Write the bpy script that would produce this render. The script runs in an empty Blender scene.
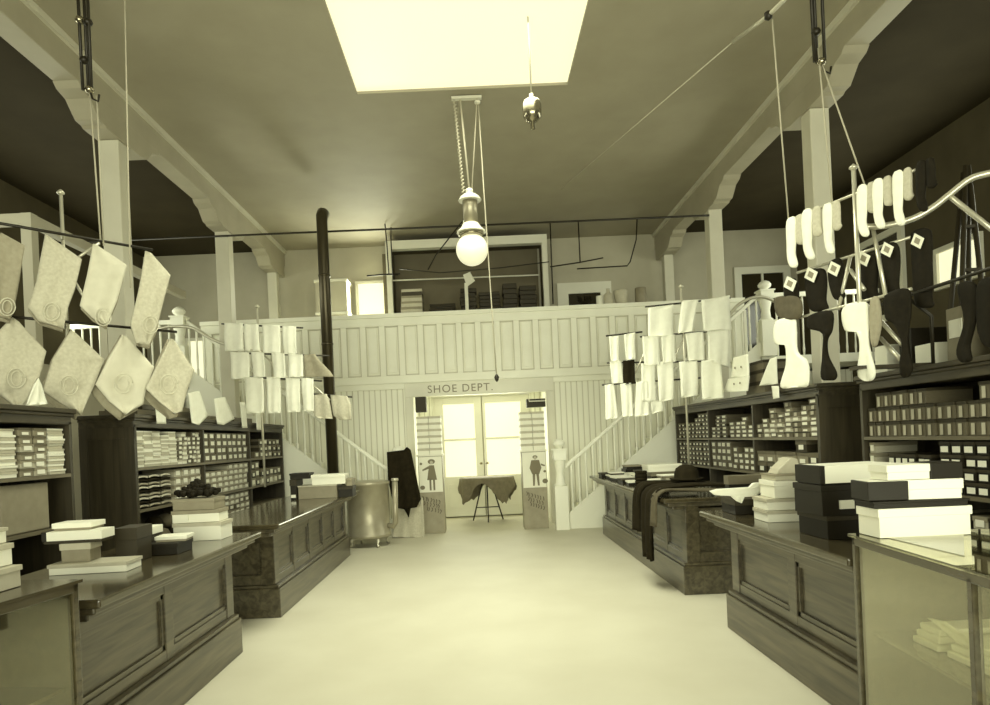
import bpy, bmesh, math, random
from mathutils import Vector, Matrix
random.seed(7)
S = bpy.context.scene
COL = S.collection
# ------------------------------------------------------------------ camera
F, CX, CY, K, CH = 680.0, 478.0, 440.0, 0.045, 1.5     # focal length px, vanishing point, roll, eye height
cd = bpy.data.cameras.new('camera'); cam = bpy.data.objects.new('camera', cd); COL.objects.link(cam)
cd.sensor_width = 36.0; cd.lens = F/990*36
cd.shift_x = (495-CX)/990; cd.shift_y = (CY-352.5)/990
cam.matrix_world = Matrix.Translation((0, 0, CH)) @ Matrix.Rotation(math.radians(90), 4, 'X') @ Matrix.Rotation(-math.atan(K), 4, 'Z')
S.camera = cam
# ------------------------------------------------------------------ world, exposure, big lights
S.view_settings.view_transform = 'Standard'
S.view_settings.look = 'None'
S.view_settings.exposure = 0.0
S.view_settings.gamma = 1.0
w = bpy.data.worlds.new('world'); S.world = w; w.use_nodes = True
w.node_tree.nodes['Background'].inputs[0].default_value = (1, .98, .8, 1)
w.node_tree.nodes['Background'].inputs[1].default_value = 0.35
TINT = (1, 1.03, .80)
def area(name, loc, rot, sx, sy, power, spread=180):
    l = bpy.data.lights.new(name, 'AREA'); l.shape = 'RECTANGLE'; l.size = sx; l.size_y = sy
    l.energy = power; l.color = TINT; l.spread = math.radians(spread)
    o = bpy.data.objects.new(name, l); COL.objects.link(o); o.location = loc; o.rotation_euler = rot
    return o
area('skylight_daylight', (0, 6.0, 5.46), (0, 0, 0), 2.3, 3.3, 175, 128)
area('shopfront_daylight', (0, -2.85, 2.2), (math.radians(90), 0, 0), 9.0, 3.4, 330, 120)
area('side_wall_fill', (6.5, 8.6, 3.9), (0, math.radians(90), 0), .9, 7.0, 110)  # added fill for the far zone, much longer than the bright window here
area('side_wall_fill', (-6.5, 8.6, 3.9), (0, math.radians(-90), 0), .9, 7.0, 110)  # added fill for the far zone, this wall has no window
area('mezzanine_window_daylight', (-2.0, 13.5, 4.0), (math.radians(-90), 0, 0), .6, 1.4, 70)
area('rear_door_daylight', (.1, 13.22, 1.5), (math.radians(-90), 0, 0), 1.5, 1.3, 34)
# ------------------------------------------------------------------ projection helpers (pixel of the photo -> point in the room)
def uv(x, y): return (x-CX) - K*(y-CY), K*(x-CX) + (y-CY)
def PD(x, y, D):
    u, v = uv(x, y); return Vector((u*D/F, D, CH - v*D/F))
def PZ(x, y, Z):
    u, v = uv(x, y); D = (CH-Z)*F/v; return Vector((u*D/F, D, Z))
def PV(x, y, pl):                        # vertical plane through two ground points
    ax, ay, bx, by = pl; dx, dy = bx-ax, by-ay
    u, v = uv(x, y); t = (ax*dy - ay*dx)/(u/F*dy - dx)
    return Vector((u/F*t, t, CH - v/F*t))
# ------------------------------------------------------------------ materials
def tone(t):
    t = max(t, 0.0); return (t, t*(.73+.28*min(1, t)**.42), t*(.26+.62*min(1, t)**.45), 1)
MATS = {}
def mat(name, t, rough=.6, kind='plain', t2=None, scale=1.0, bump=0.0, metal=0.0, spec=.5, axis='Z'):
    if name in MATS: return MATS[name]
    m = bpy.data.materials.new(name); MATS[name] = m; m.use_nodes = True
    nt = m.node_tree; b = nt.nodes['Principled BSDF']
    b.inputs['Roughness'].default_value = rough; b.inputs['Metallic'].default_value = metal
    b.inputs['Specular IOR Level'].default_value = spec
    b.inputs['Base Color'].default_value = tone(t)
    if kind == 'plain' and not bump: return m
    if t2 is None: t2 = t*.8
    tc = nt.nodes.new('ShaderNodeTexCoord'); mp = nt.nodes.new('ShaderNodeMapping')
    nt.links.new(tc.outputs['Object'], mp.inputs[0])
    ra = nt.nodes.new('ShaderNodeValToRGB'); ra.color_ramp.elements[0].color = tone(t2); ra.color_ramp.elements[1].color = tone(t)
    if kind == 'wood':
        sc = {'X': (1, 14, 14), 'Y': (14, 1, 14), 'Z': (14, 14, 1)}[axis]
        mp.inputs['Scale'].default_value = tuple(s*scale for s in sc)
        n = nt.nodes.new('ShaderNodeTexNoise'); n.inputs['Scale'].default_value = 1.6; n.inputs['Detail'].default_value = 6; n.inputs['Distortion'].default_value = .6
        fac = n.outputs['Fac']; ra.color_ramp.elements[0].position = .34; ra.color_ramp.elements[1].position = .66
    elif kind == 'bead':
        wv = nt.nodes.new('ShaderNodeTexWave'); wv.wave_type = 'BANDS'; wv.bands_direction = 'X'; wv.wave_profile = 'SIN'
        wv.inputs['Scale'].default_value = scale; n = wv
        fac = wv.outputs['Fac']; ra.color_ramp.elements[0].position = .02; ra.color_ramp.elements[1].position = .16
    else:
        mp.inputs['Scale'].default_value = (scale,)*3
        n = nt.nodes.new('ShaderNodeTexNoise'); n.inputs['Scale'].default_value = 3.0; n.inputs['Detail'].default_value = 5
        fac = n.outputs['Fac']; ra.color_ramp.elements[0].position = .3; ra.color_ramp.elements[1].position = .7
    nt.links.new(mp.outputs[0], n.inputs['Vector'])
    nt.links.new(fac, ra.inputs[0])
    if kind != 'plain': nt.links.new(ra.outputs[0], b.inputs['Base Color'])
    if bump:
        bp = nt.nodes.new('ShaderNodeBump'); bp.inputs['Strength'].default_value = bump; bp.inputs['Distance'].default_value = .01
        nt.links.new(ra.outputs[0] if kind == 'bead' else fac, bp.inputs['Height']); nt.links.new(bp.outputs[0], b.inputs['Normal'])
    return m
def emis(name, t, s):
    if name in MATS: return MATS[name]
    m = bpy.data.materials.new(name); MATS[name] = m; m.use_nodes = True; nt = m.node_tree
    b = nt.nodes['Principled BSDF']; b.inputs['Base Color'].default_value = tone(.6); b.inputs['Roughness'].default_value = .5
    b.inputs['Emission Color'].default_value = (t, t*.98, t*.66, 1); b.inputs['Emission Strength'].default_value = s
    return m
def glass(name, tint, rough=.03):
    m = bpy.data.materials.new(name); MATS[name] = m; m.use_nodes = True; nt = m.node_tree; nt.nodes.clear()
    o = nt.nodes.new('ShaderNodeOutputMaterial'); mx = nt.nodes.new('ShaderNodeMixShader'); fr = nt.nodes.new('ShaderNodeLayerWeight'); pw = nt.nodes.new('ShaderNodeMath'); ma = nt.nodes.new('ShaderNodeMath')
    tr = nt.nodes.new('ShaderNodeBsdfTransparent'); gl = nt.nodes.new('ShaderNodeBsdfGlossy')
    fr.inputs['Blend'].default_value = .5; pw.operation = 'POWER'; pw.inputs[1].default_value = 3.0; ma.operation = 'MULTIPLY_ADD'; ma.inputs[1].default_value = .85; ma.inputs[2].default_value = .07; tr.inputs[0].default_value = (tint, tint, tint*.9, 1); gl.inputs['Roughness'].default_value = rough
    gl.inputs[0].default_value = (1, .98, .85, 1)
    nt.links.new(fr.outputs['Facing'], pw.inputs[0]); nt.links.new(pw.outputs[0], ma.inputs[0]); nt.links.new(ma.outputs[0], mx.inputs[0]); nt.links.new(tr.outputs[0], mx.inputs[1]); nt.links.new(gl.outputs[0], mx.inputs[2]); nt.links.new(mx.outputs[0], o.inputs[0])
    return m
M_FLOOR = mat('pale_floor', .60, .6, 'noise', .54, .5, spec=.25)
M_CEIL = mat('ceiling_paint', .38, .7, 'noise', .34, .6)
M_CEILS = mat('side_aisle_ceiling_dark', .045, .8, 'noise', .035, .6, spec=.1)  # ceiling outside the beams, much darker than the middle part
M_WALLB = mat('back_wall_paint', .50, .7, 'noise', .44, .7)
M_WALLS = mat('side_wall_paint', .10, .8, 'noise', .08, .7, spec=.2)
M_WALLS2 = mat('recess_wall_dark', .17, .8, 'noise', .14, .7)  # darker tone for the back of the mezzanine recess
M_WHITE = mat('cream_trim_paint', .78, .5, 'noise', .72, .8)
M_BEAM = mat('beam_paint', .42, .5, 'noise', .36, .8)
M_PILL = mat('pillar_paint', .66, .5, 'noise', .58, .8)
M_BEAD = mat('beadboard_paint', .88, .5, 'bead', .60, 3.2, .3)
M_PANEL = mat('balcony_paint', .90, .5, 'noise', .84, .8)
M_GROOVE = mat('panel_moulding_dark', .60, .5)  # darker strips outlining each balcony panel
M_RAIL = mat('stair_paint', .88, .45)
M_CTR = mat('counter_wood', .11, .28, 'wood', .035, 1.0, .05, spec=.8, axis='Y')
M_CTRV = mat('counter_wood_panel', .11, .30, 'wood', .035, 1.3, .05, spec=.8, axis='Y')
M_TOP = mat('counter_top_wood', .075, .13, 'wood', .04, 1.0, 0, spec=.9, axis='Y')
M_SHELF = mat('shelving_wood', .06, .45, 'wood', .03, 1.0, .05, axis='Y')
M_SHELFV = mat('shelving_wood_upright', .055, .45, 'wood', .028, 1.0, .05, axis='Z')
M_SHELFB = mat('shelving_back', .03, .6, 'wood', .02, 1.0, axis='Z')
M_EDGE = mat('shelf_edge_wood', .16, .45, 'wood', .10, 1.0, axis='Y')
M_BLACK = mat('black_card', .012, .5, spec=.25)
M_DARKCL = mat('dark_wool', .022, .9, 'noise', .013, 6, spec=.1)
M_GREYCL = mat('grey_lining', .10, .85, 'noise', .07, 6)
M_HOSE = mat('black_hose', .015, .75, 'noise', .008, 8, spec=.15)
M_CLOTH = mat('white_linen', .90, .8, 'noise', .84, 5)
M_CLOTH2 = mat('cream_linen', .56, .8, 'noise', .46, 14)
M_BOXL = mat('plain_linen', .62, .8, 'noise', .57, 5)
M_CLOTH3 = mat('grey_linen', .36, .8, 'noise', .30, 10)
M_BOXW = mat('white_card', .80, .6)
M_BOXP = mat('pale_card', .50, .6, 'noise', .44, 5)
M_BOXG = mat('grey_card', .27, .6, 'noise', .23, 5)
M_BOXD = mat('dark_card', .035, .55, spec=.3)
M_BOXM = mat('brown_card', .13, .55, 'noise', .11, 5)
M_LABEL = mat('white_label', .80, .6)
M_INK = mat('printing_ink', .05, .7)
M_INKG = mat('faded_ink', .26, .7)
M_IRON = mat('black_iron', .02, .45, metal=.3)
M_STEEL = mat('nickel_tube', .62, .3, metal=.5)
M_STOVE = mat('stove_sheet_metal', .42, .35, 'noise', .34, 2, metal=.35)
M_PIPE = mat('stove_pipe_metal', .06, .32, metal=.6)
M_ROPE = mat('pale_rope', .45, .8)
M_LAMP = mat('lamp_enamel', .33, .3, metal=.4)
M_LAMPW = mat('lamp_white_enamel', .70, .35)
M_BRASS = mat('weight_metal', .35, .2, metal=.9)
M_SKY = emis('skylight_glass', .80, 1.0)
M_WIN = emis('window_glass_daylight', .82, 1.0)
M_WIN2 = emis('door_glass_daylight', .78, 1.0)
M_OUT = emis('shopfront_glass_daylight', 1.0, 1.2)
M_GLOBE = emis('lamp_globe_glass', .75, .75)
M_DGLASS = mat('dark_window_glass', .03, .1)
M_DTOP = mat('dark_polished_top', .03, .08)
M_GLASS = glass('showcase_glass', .88)
# ------------------------------------------------------------------ mesh building
ORG = {}
class MB:
    def __init__(s): s.v = []; s.f = []; s.m = []; s.sm = []
    def add(s, vs, fs, mi=0, smooth=False):
        b = len(s.v); s.v += [tuple(p) for p in vs]
        for f in fs: s.f.append(tuple(b+i for i in f)); s.m.append(mi); s.sm.append(smooth)
        return s
    def box(s, x0, x1, y0, y1, z0, z1, mi=0):
        x0, x1 = sorted((x0, x1)); y0, y1 = sorted((y0, y1)); z0, z1 = sorted((z0, z1))
        return s.add([(x0,y0,z0),(x1,y0,z0),(x1,y1,z0),(x0,y1,z0),(x0,y0,z1),(x1,y0,z1),(x1,y1,z1),(x0,y1,z1)],
                     [(0,3,2,1),(4,5,6,7),(0,1,5,4),(1,2,6,5),(2,3,7,6),(3,0,4,7)], mi)
    def tube(s, pts, r, n=8, mi=0):
        pts = [Vector(p) for p in pts]; rs = r if isinstance(r, (list, tuple)) else [r]*len(pts)
        vs = []; N = len(pts); prev = None
        for i, p in enumerate(pts):
            d = (pts[min(i+1, N-1)] - pts[max(i-1, 0)])
            d = d.normalized() if d.length > 1e-9 else Vector((0,0,1))
            if prev is None: a = d.orthogonal().normalized()
            else:
                a = prev - d*prev.dot(d); a = a.normalized() if a.length > 1e-6 else d.orthogonal().normalized()
            prev = a; b = d.cross(a)
            for k in range(n):
                t = 2*math.pi*k/n; vs.append(p + (a*math.cos(t) + b*math.sin(t))*rs[i])
        fs = [(i*n+k, i*n+(k+1)%n, (i+1)*n+(k+1)%n, (i+1)*n+k) for i in range(N-1) for k in range(n)]
        s.add(vs, fs, mi, True)
        b = len(s.v)-len(vs)
        s.f.append(tuple(b+k for k in range(n))[::-1]); s.m.append(mi); s.sm.append(False)
        s.f.append(tuple(b+(N-1)*n+k for k in range(n))); s.m.append(mi); s.sm.append(False)
        return s
    def lathe(s, prof, c, n=20, mi=0):
        vs = []
        for r, z in prof:
            for k in range(n):
                t = 2*math.pi*k/n; vs.append((c[0]+max(r,1e-4)*math.cos(t), c[1]+max(r,1e-4)*math.sin(t), c[2]+z))
        N = len(prof)
        fs = [(i*n+k, i*n+(k+1)%n, (i+1)*n+(k+1)%n, (i+1)*n+k) for i in range(N-1) for k in range(n)]
        s.add(vs, fs, mi, True); b = len(s.v)-len(vs)
        s.f.append(tuple(b+k for k in range(n))[::-1]); s.m.append(mi); s.sm.append(False)
        s.f.append(tuple(b+(N-1)*n+k for k in range(n))); s.m.append(mi); s.sm.append(False)
        return s
    def prism(s, pts, off, mi=0):          # planar outline (3D points) pushed by off
        n = len(pts); pts = [Vector(p) for p in pts]; off = Vector(off)
        return s.add(pts + [p+off for p in pts], [tuple(range(n))[::-1], tuple(range(n, 2*n))] +
                     [(i, (i+1) % n, n+(i+1) % n, n+i) for i in range(n)], mi)
    def build(s, name, mats, parent=None, bevel=0, label=None, origin=None):
        if not isinstance(mats, (list, tuple)): mats = [mats]
        if parent is not None: o0 = ORG[parent.name]
        elif origin is not None: o0 = Vector(origin)
        else:
            xs = [p[0] for p in s.v]; ys = [p[1] for p in s.v]; zs = [p[2] for p in s.v]
            o0 = Vector(((min(xs)+max(xs))/2, (min(ys)+max(ys))/2, min(zs)))
        me = bpy.data.meshes.new(name); me.from_pydata([tuple(Vector(p)-o0) for p in s.v], [], s.f)
        for m in mats: me.materials.append(m)
        me.polygons.foreach_set('material_index', s.m); me.polygons.foreach_set('use_smooth', s.sm)
        me.update()
        bm = bmesh.new(); bm.from_mesh(me); bmesh.ops.recalc_face_normals(bm, faces=bm.faces); bm.to_mesh(me); bm.free()
        o = bpy.data.objects.new(name, me); COL.objects.link(o)
        if parent is not None: o.parent = parent
        else: o.location = o0
        ORG[o.name] = o0
        if bevel:
            b = o.modifiers.new('bevel', 'BEVEL'); b.width = bevel; b.segments = 2; b.limit_method = 'ANGLE'; b.harden_normals = False
        if label: o['label'] = label
        return o
def tag(o, label, cat, group=None, kind=None):
    o['label'] = label; o['category'] = cat
    if group: o['group'] = group
    if kind: o['kind'] = kind
    return o
def thing(name, loc, label, cat, group=None):
    o = bpy.data.objects.new(name, None); o.empty_display_size = .1; COL.objects.link(o); o.location = loc; ORG[o.name] = Vector(loc)
    return tag(o, label, cat, group)
def struct(name, mb, m, label=None, bevel=0):
    o = mb.build(name, m, bevel=bevel); o['kind'] = 'structure'
    if label: o['label'] = label
    return o
def sbox(name, m, *a, label=None, bevel=0): return struct(name, MB().box(*a), m, label, bevel)
# cloth outline (photo outline, one interval per row) hung in a vertical plane of the room
def sheet(poly, pl, rows=14, cols=10, amp=.012, nf=2.0, thick=.006, pillow=0.0, ph=None, off=0.0, soft=False):
    ph = random.uniform(0, 6) if ph is None else ph
    y0 = min(p[1] for p in poly); y1 = max(p[1] for p in poly)
    dx, dy = pl[2]-pl[0], pl[3]-pl[1]; L = math.hypot(dx, dy); nrm = Vector((dy/L, -dx/L, 0))
    if nrm.y > 0: nrm = -nrm
    if soft:
        n_ = len(poly); out = []
        for i in range(n_):
            a, b_, c_, d_ = poly[i-1], poly[i], poly[(i+1) % n_], poly[(i+2) % n_]
            for k in range(4):
                t_ = k/4; out.append(tuple(b_[j]+.5*t_*((c_[j]-a[j])+t_*((2*a[j]-5*b_[j]+4*c_[j]-d_[j])+t_*(3*(b_[j]-c_[j])+d_[j]-a[j]))) for j in range(2)))
        poly = out; y0 = min(p[1] for p in poly); y1 = max(p[1] for p in poly)
    def span(y):
        xs = []
        n = len(poly)
        for i in range(n):
            (ax, ay), (bx, by) = poly[i], poly[(i+1) % n]
            if ay == by: continue
            if min(ay, by) <= y <= max(ay, by): xs.append(ax+(bx-ax)*(y-ay)/(by-ay))
        return min(xs), max(xs)
    ys = sorted(set([round(y0+(y1-y0)*i/rows, 3) for i in range(rows+1)] + [round(p[1], 3) for p in poly]))
    ys = [ys[0]] + [y for a, y in zip(ys, ys[1:]) if y-a > .2]
    mb = MB(); R = len(ys); fr = []; bk = []
    for i, y in enumerate(ys):
        yy = min(max(y, y0+.05), y1-.05); l, r = span(yy)
        if r-l < .3: l -= .2; r += .2
        h = i/(R-1)
        for j in range(cols+1):
            c = j/cols; p = PV(l+(r-l)*c, y, pl)
            d = amp*math.sin(c*nf*2*math.pi+ph+h*1.3)*(.35+.65*h) + amp*.5*math.sin(h*5+ph*2)
            q = pillow*math.sqrt(max(0, 1-(2*c-1)**2)) * math.sqrt(max(0.02, 1-abs(2*h-1)**6))
            fr.append(p + nrm*(off+d+q+thick/2)); bk.append(p + nrm*(off+d-q-thick/2))
    C = cols+1; n = R*C
    fs = []
    for i in range(R-1):
        for j in range(cols):
            a = i*C+j; fs.append((a, a+1, a+C+1, a+C)); fs.append((n+a, n+a+C, n+a+C+1, n+a+1))
    for i in range(R-1):
        a = i*C; fs.append((a, a+C, n+a+C, n+a)); a = i*C+cols; fs.append((a, n+a, n+a+C, a+C))
    for j in range(cols):
        a = j; fs.append((a, n+a, n+a+1, a+1)); a = (R-1)*C+j; fs.append((a, a+1, n+a+1, n+a))
    mb.add(fr+bk, fs, 0, True); return mb
ORD = ['', 'first', 'second', 'third', 'fourth', 'fifth', 'sixth', 'seventh', 'eighth', 'ninth', 'tenth', 'eleventh', 'twelfth',
       'thirteenth', 'fourteenth', 'fifteenth', 'sixteenth', 'seventeenth', 'eighteenth']

# ================================================================== SETTING
CZ = 5.5
sbox('floor', M_FLOOR, -6.7, 6.7, -3.1, 13.9, -.1, 0)
c = MB(); SX, SY0, SY1 = 1.2, 4.2, 7.75
c.box(-3.74, -SX, -3.1, 13.9, CZ, CZ+.12); c.box(SX, 3.74, -3.1, 13.9, CZ, CZ+.12)
c.box(-SX, SX, -3.1, SY0, CZ, CZ+.12); c.box(-SX, SX, SY1, 13.9, CZ, CZ+.12)
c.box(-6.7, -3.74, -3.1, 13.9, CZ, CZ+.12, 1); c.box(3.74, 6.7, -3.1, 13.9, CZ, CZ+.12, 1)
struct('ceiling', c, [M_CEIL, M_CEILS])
sk = MB().box(-SX, SX, SY0, SY1, CZ+.03, CZ+.05); o = struct('window_1', sk, M_SKY, 'bright frosted skylight set in the ceiling')
sbox('wall_back', M_WALLB, -6.7, 6.7, 13.75, 13.9, 0, CZ)
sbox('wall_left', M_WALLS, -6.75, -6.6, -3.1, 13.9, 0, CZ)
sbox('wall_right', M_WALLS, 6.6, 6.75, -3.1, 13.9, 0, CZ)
wf = MB(); wf.box(-6.7, 6.7, -3.1, -3.0, 0, .5); wf.box(-6.7, 6.7, -3.1, -3.0, 3.95, CZ)
for x in (-6.7, -5.0, 4.75): wf.box(x, x+(1.7 if x < -6 else .25 if x < 0 else 1.95), -3.1, -3.0, .5, 3.95)
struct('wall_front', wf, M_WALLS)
sbox('window_2', M_OUT, -4.75, 4.75, -3.08, -3.05, .5, 3.95)
# lower rear wall, opening, balcony
BY = 11.9; OX0, OX1, OZ = -1.10, 1.22, 2.30
wb = MB(); wb.box(-6.6, OX0-.14, BY, BY+.1, 0, 2.45); wb.box(OX1+.14, 6.6, BY, BY+.1, 0, 2.45); wb.box(OX0-.14, OX1+.14, BY, BY+.1, OZ+.22, 2.45)
struct('wall_lower_rear', wb, M_BEAD)
tr = MB(); tr.box(OX0-.14, OX0, BY-.04, BY+.12, 0, OZ); tr.box(OX1, OX1+.14, BY-.04, BY+.12, 0, OZ); tr.box(OX0-.14, OX1+.14, BY-.05, BY+.12, OZ, OZ+.24)
struct('trim_1', tr, M_WHITE, bevel=.006)
vs_ = MB(); vs_.box(OX0-.14, OX0-.04, BY+.12, 13.3, 0, 2.5); vs_.box(OX1+.04, OX1+.14, BY+.12, 13.3, 0, 2.5)
vs_.box(OX0-.14, -.86, 13.3, 13.42, 0, 2.5); vs_.box(1.06, OX1+.14, 13.3, 13.42, 0, 2.5); vs_.box(-.86, 1.06, 13.3, 13.42, 2.42, 2.5)
struct('wall_lobby', vs_, M_BEAD)
sbox('ceiling_lobby', M_PANEL, -6.6, 6.6, BY+.1, 13.75, 2.5, 2.64)
# balcony front with recessed panels
bx0, bx1 = -4.75, 4.75; zb0, zb1 = 2.45, 3.72
b = MB(); b.box(bx0, bx1, BY+.02, BY+.1, zb0, zb1)
b.box(bx0, bx1, BY-.07, BY+.14, zb1-.02, zb1+.05); b.box(bx0, bx1, BY-.03, BY+.02, zb1-.16, zb1-.02)
b.box(bx0, bx1, BY-.04, BY+.02, zb0, zb0+.14); b.box(bx0, bx1, BY-.08, BY+.02, zb0+.10, zb0+.15); b.box(bx0, bx1, BY-.0, BY+.02, zb0+.15, zb0+.24)
cx = [-2.10+.336*k for k in range(-7, 21)]
for x in cx:
    b.box(x-.048-.12, x-.12, BY-.012, BY+.02, zb0+.24, zb1-.16)
    for (a, d, e, g) in ((x-.12, x-.105, zb0+.24, zb1-.16), (x+.105, x+.12, zb0+.24, zb1-.16)): b.box(a, d, BY-.012, BY+.02, e, g, 1)
    b.box(x-.12, x+.12, BY-.012, BY+.02, zb0+.24, zb0+.258, 1); b.box(x-.12, x+.12, BY-.012, BY+.02, zb1-.178, zb1-.16, 1)
    b.box(x-.075, x+.075, BY+.0, BY+.02, zb0+.30, zb1-.22)
    b.box(x+.12, x+.168, BY-.012, BY+.02, zb0+.24, zb1-.16)
struct('wall_balcony', b, [M_PANEL, M_GROOVE], 'cream panelled balcony front')
# mezzanine: rear room with cased opening
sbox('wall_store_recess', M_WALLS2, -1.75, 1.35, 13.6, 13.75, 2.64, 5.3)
t2 = MB(); t2.box(-1.60, -1.50, 12.95, 13.1, 2.64, 5.20); t2.box(1.38, 1.48, 12.95, 13.1, 2.64, 5.20); t2.box(-1.60, 1.48, 12.94, 13.11, 5.20, 5.36)
struct('trim_2', t2, M_WHITE, 'cream casing around dark store recess on mezzanine')
t3 = MB(); t3.box(-1.58, -1.51, 13.1, 13.6, 2.64, 5.34); t3.box(1.39, 1.46, 13.1, 13.6, 2.64, 5.34); t3.box(-1.51, 1.39, 13.1, 13.6, 5.27, 5.34)
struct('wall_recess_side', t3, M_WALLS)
def framed_window(n, x0, x1, y, z0, z1, m, fr=.09, label=None, mull=0, side=None):
    f = MB(); w_ = MB()
    def B(mb, a, b2, z0_, z1_, d0, d1):
        if side: mb.box(side-d0*(1 if side > 0 else -1), side-d1*(1 if side > 0 else -1), a, b2, z0_, z1_)
        else: mb.box(a, b2, y-d0, y-d1, z0_, z1_)
    B(f, x0-fr, x0, z0-fr, z1+fr, 0, .06); B(f, x1, x1+fr, z0-fr, z1+fr, 0, .06); B(f, x0, x1, z1, z1+fr, 0, .06); B(f, x0, x1, z0-fr, z0, 0, .06)
    for k in range(mull): xm = x0+(x1-x0)*(k+1)/(mull+1); B(f, xm-.02, xm+.02, z0, z1, 0, .05)
    B(w_, x0, x1, z0, z1, .005, .02)
    fo = f.build('window_%d' % n, M_WHITE); fo['kind'] = 'structure'
    if label: fo['label'] = label
    w_.build('pane', m, fo); return fo
framed_window(3, -2.28, -1.72, 13.75, 3.2, 4.75, M_WIN, .05, 'bright window on mezzanine left of store recess')
framed_window(4, 5.45, 6.3, 13.75, 2.9, 4.6, M_DGLASS, .14, 'dark paned window behind right stair', 1)
framed_window(5, -5.75, -5.2, 13.75, 2.85, 3.75, M_WIN, .06, 'narrow bright window behind left stair newel')
framed_window(6, 1.95, 2.60, 13.75, 3.7, 4.36, M_DGLASS, .22, 'small dark cased window above mezzanine rail')
framed_window(7, 8.8, 9.55, 0, 3.38, 3.82, M_WIN, .07, 'bright window in right side wall', side=6.6)
framed_window(8, 10.4, 11.4, 0, 3.2, 4.4, M_DGLASS, .1, 'dark window in right side wall', side=6.6)
# glazed office partition in left aisle
op = MB(); ox, oy, oz = -5.0, 7.75, 4.3
op.box(ox-.06, ox+.06, oy-.06, oy+.06, 0, oz); op.box(-6.6, ox, oy-.05, oy+.05, oz-.12, oz); op.box(ox-.05, ox+.05, oy, 11.8, oz-.12, oz)
op.box(ox-.05, ox+.05, oy+1.45, oy+1.57, 0, oz); op.box(-6.6, ox, oy-.05, oy+.05, 0, 2.6); op.box(ox-.05, ox+.05, oy, 10.8, 0, 2.6)
struct('wall_office', op, M_WALLB)
# double doors at the rear
sbox('trim_3', M_WHITE, -.86, 1.06, 13.26, 13.3, 2.36, 2.46)
def door(n, x0, x1, px0, px1, lab):
    d = MB(); y0, y1 = 13.31, 13.36
    d.box(x0, px0, y0, y1, .02, 2.36); d.box(px1, x1, y0, y1, .02, 2.36); d.box(px0, px1, y0, y1, .02, .80); d.box(px0, px1, y0, y1, 2.22, 2.36)
    d.box(px0, px1, y0+.01, y1, 1.50, 1.54); d.box(px0+.06, px1-.06, y0-.012, y0, .2, .66)
    o = d.build('door_%d' % n, M_WHITE, bevel=.004); o['kind'] = 'structure'; o['label'] = lab
    MB().box(px0, px1, y0+.03, y0+.04, .80, 2.22).build('pane', M_WIN2, o)
    MB().lathe([(.0, 0), (.025, .005), (.03, .03), (.0, .05)], ((x1-.05) if n == 1 else (x0+.05), y0-.04, 1.02), 10).build('door_knob', M_BRASS, o)
door(1, -.84, .09, -.66, -.05, 'left leaf of the bright glazed double doors'); door(2, .11, 1.04, .16, .86, 'right leaf of the bright glazed double doors')
t = MB(); t.box(-.88, -.84, 13.28, 13.34, 0, 2.4); t.box(1.04, 1.08, 13.28, 13.34, 0, 2.4); struct('trim_4', t, M_WHITE)
t = MB(); t.box(-6.6, OX0-.14, BY-.03, BY, 0, .18); struct('baseboard_rear', t, M_WHITE)

# ================================================================== PILLARS AND BEAMS
def beam(sg, word):
    b = MB(); x0, x1 = sg*3.74, sg*3.98
    t = thing('ceiling_beam', (sg*3.86, 5, 5.16), 'long cream painted ceiling beam with shaped brackets on the %s side' % word, 'beam', 'ceiling beams')
    b.box(x0, x1, -3.0, 13.75, 5.18, CZ-.001); b.build('beam', M_BEAM, t, bevel=.008)
    m = MB(); m.box(sg*3.70, sg*3.74, -3.0, 13.75, CZ-.07, CZ-.001); m.build('crown_moulding', M_PILL, t)
    for D in (3.95, 7.48, 10.72, 13.3):
        pr = [(-.86, 5.18), (-.80, 5.13), (-.66, 5.10), (-.56, 5.01), (-.50, 4.96), (-.40, 4.955), (-.36, 4.935), (.36, 4.935), (.40, 4.955), (.50, 4.96), (.56, 5.01), (.66, 5.10), (.80, 5.13), (.86, 5.18)]
        if D > 13: pr = [p for p in pr if p[0] <= .36] + [(.36, 5.18)]
        br = MB().prism([(sg*3.735, D+a, z) for a, z in pr], (sg*.25, 0, 0)); br.build('bracket', M_BEAM, t, bevel=.004)
beam(-1, 'left'); beam(1, 'right')
pn = {3.95: 'foremost', 7.48: 'nearer', 10.72: 'farther', 13.3: 'rearmost short'}
for sg, word in ((-1, 'left'), (1, 'right')):
    for D in (7.48, 10.72, 13.3):
        z0 = 2.64 if D > 13 else 0.0
        h = .105 if D < 13 else .09
        if D > 13: lab = 'short square cream pillar on the mezzanine against the rear wall, %s side' % word
        elif D > 10: lab = 'square cream pillar beside the foot of the %s staircase upper flight' % word
        else: lab = 'thick square cream pillar standing behind the %s shelving, nearest the camera' % word
        p = MB(); p.box(sg*3.86-h, sg*3.86+h, D-h, D+h, z0, 4.935)
        o = p.build('pillar', M_PILL, bevel=.012); tag(o, lab, 'pillar', 'square pillars')
r = MB().tube([(-6.6, 10.58, 4.86), (-1, 10.58, 4.84), (3.75, 10.58, 4.83)], .016, 8)
tag(r.build('tie_rod', M_IRON), 'thin dark iron rod running across the hall under the ceiling', 'rod')

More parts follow.
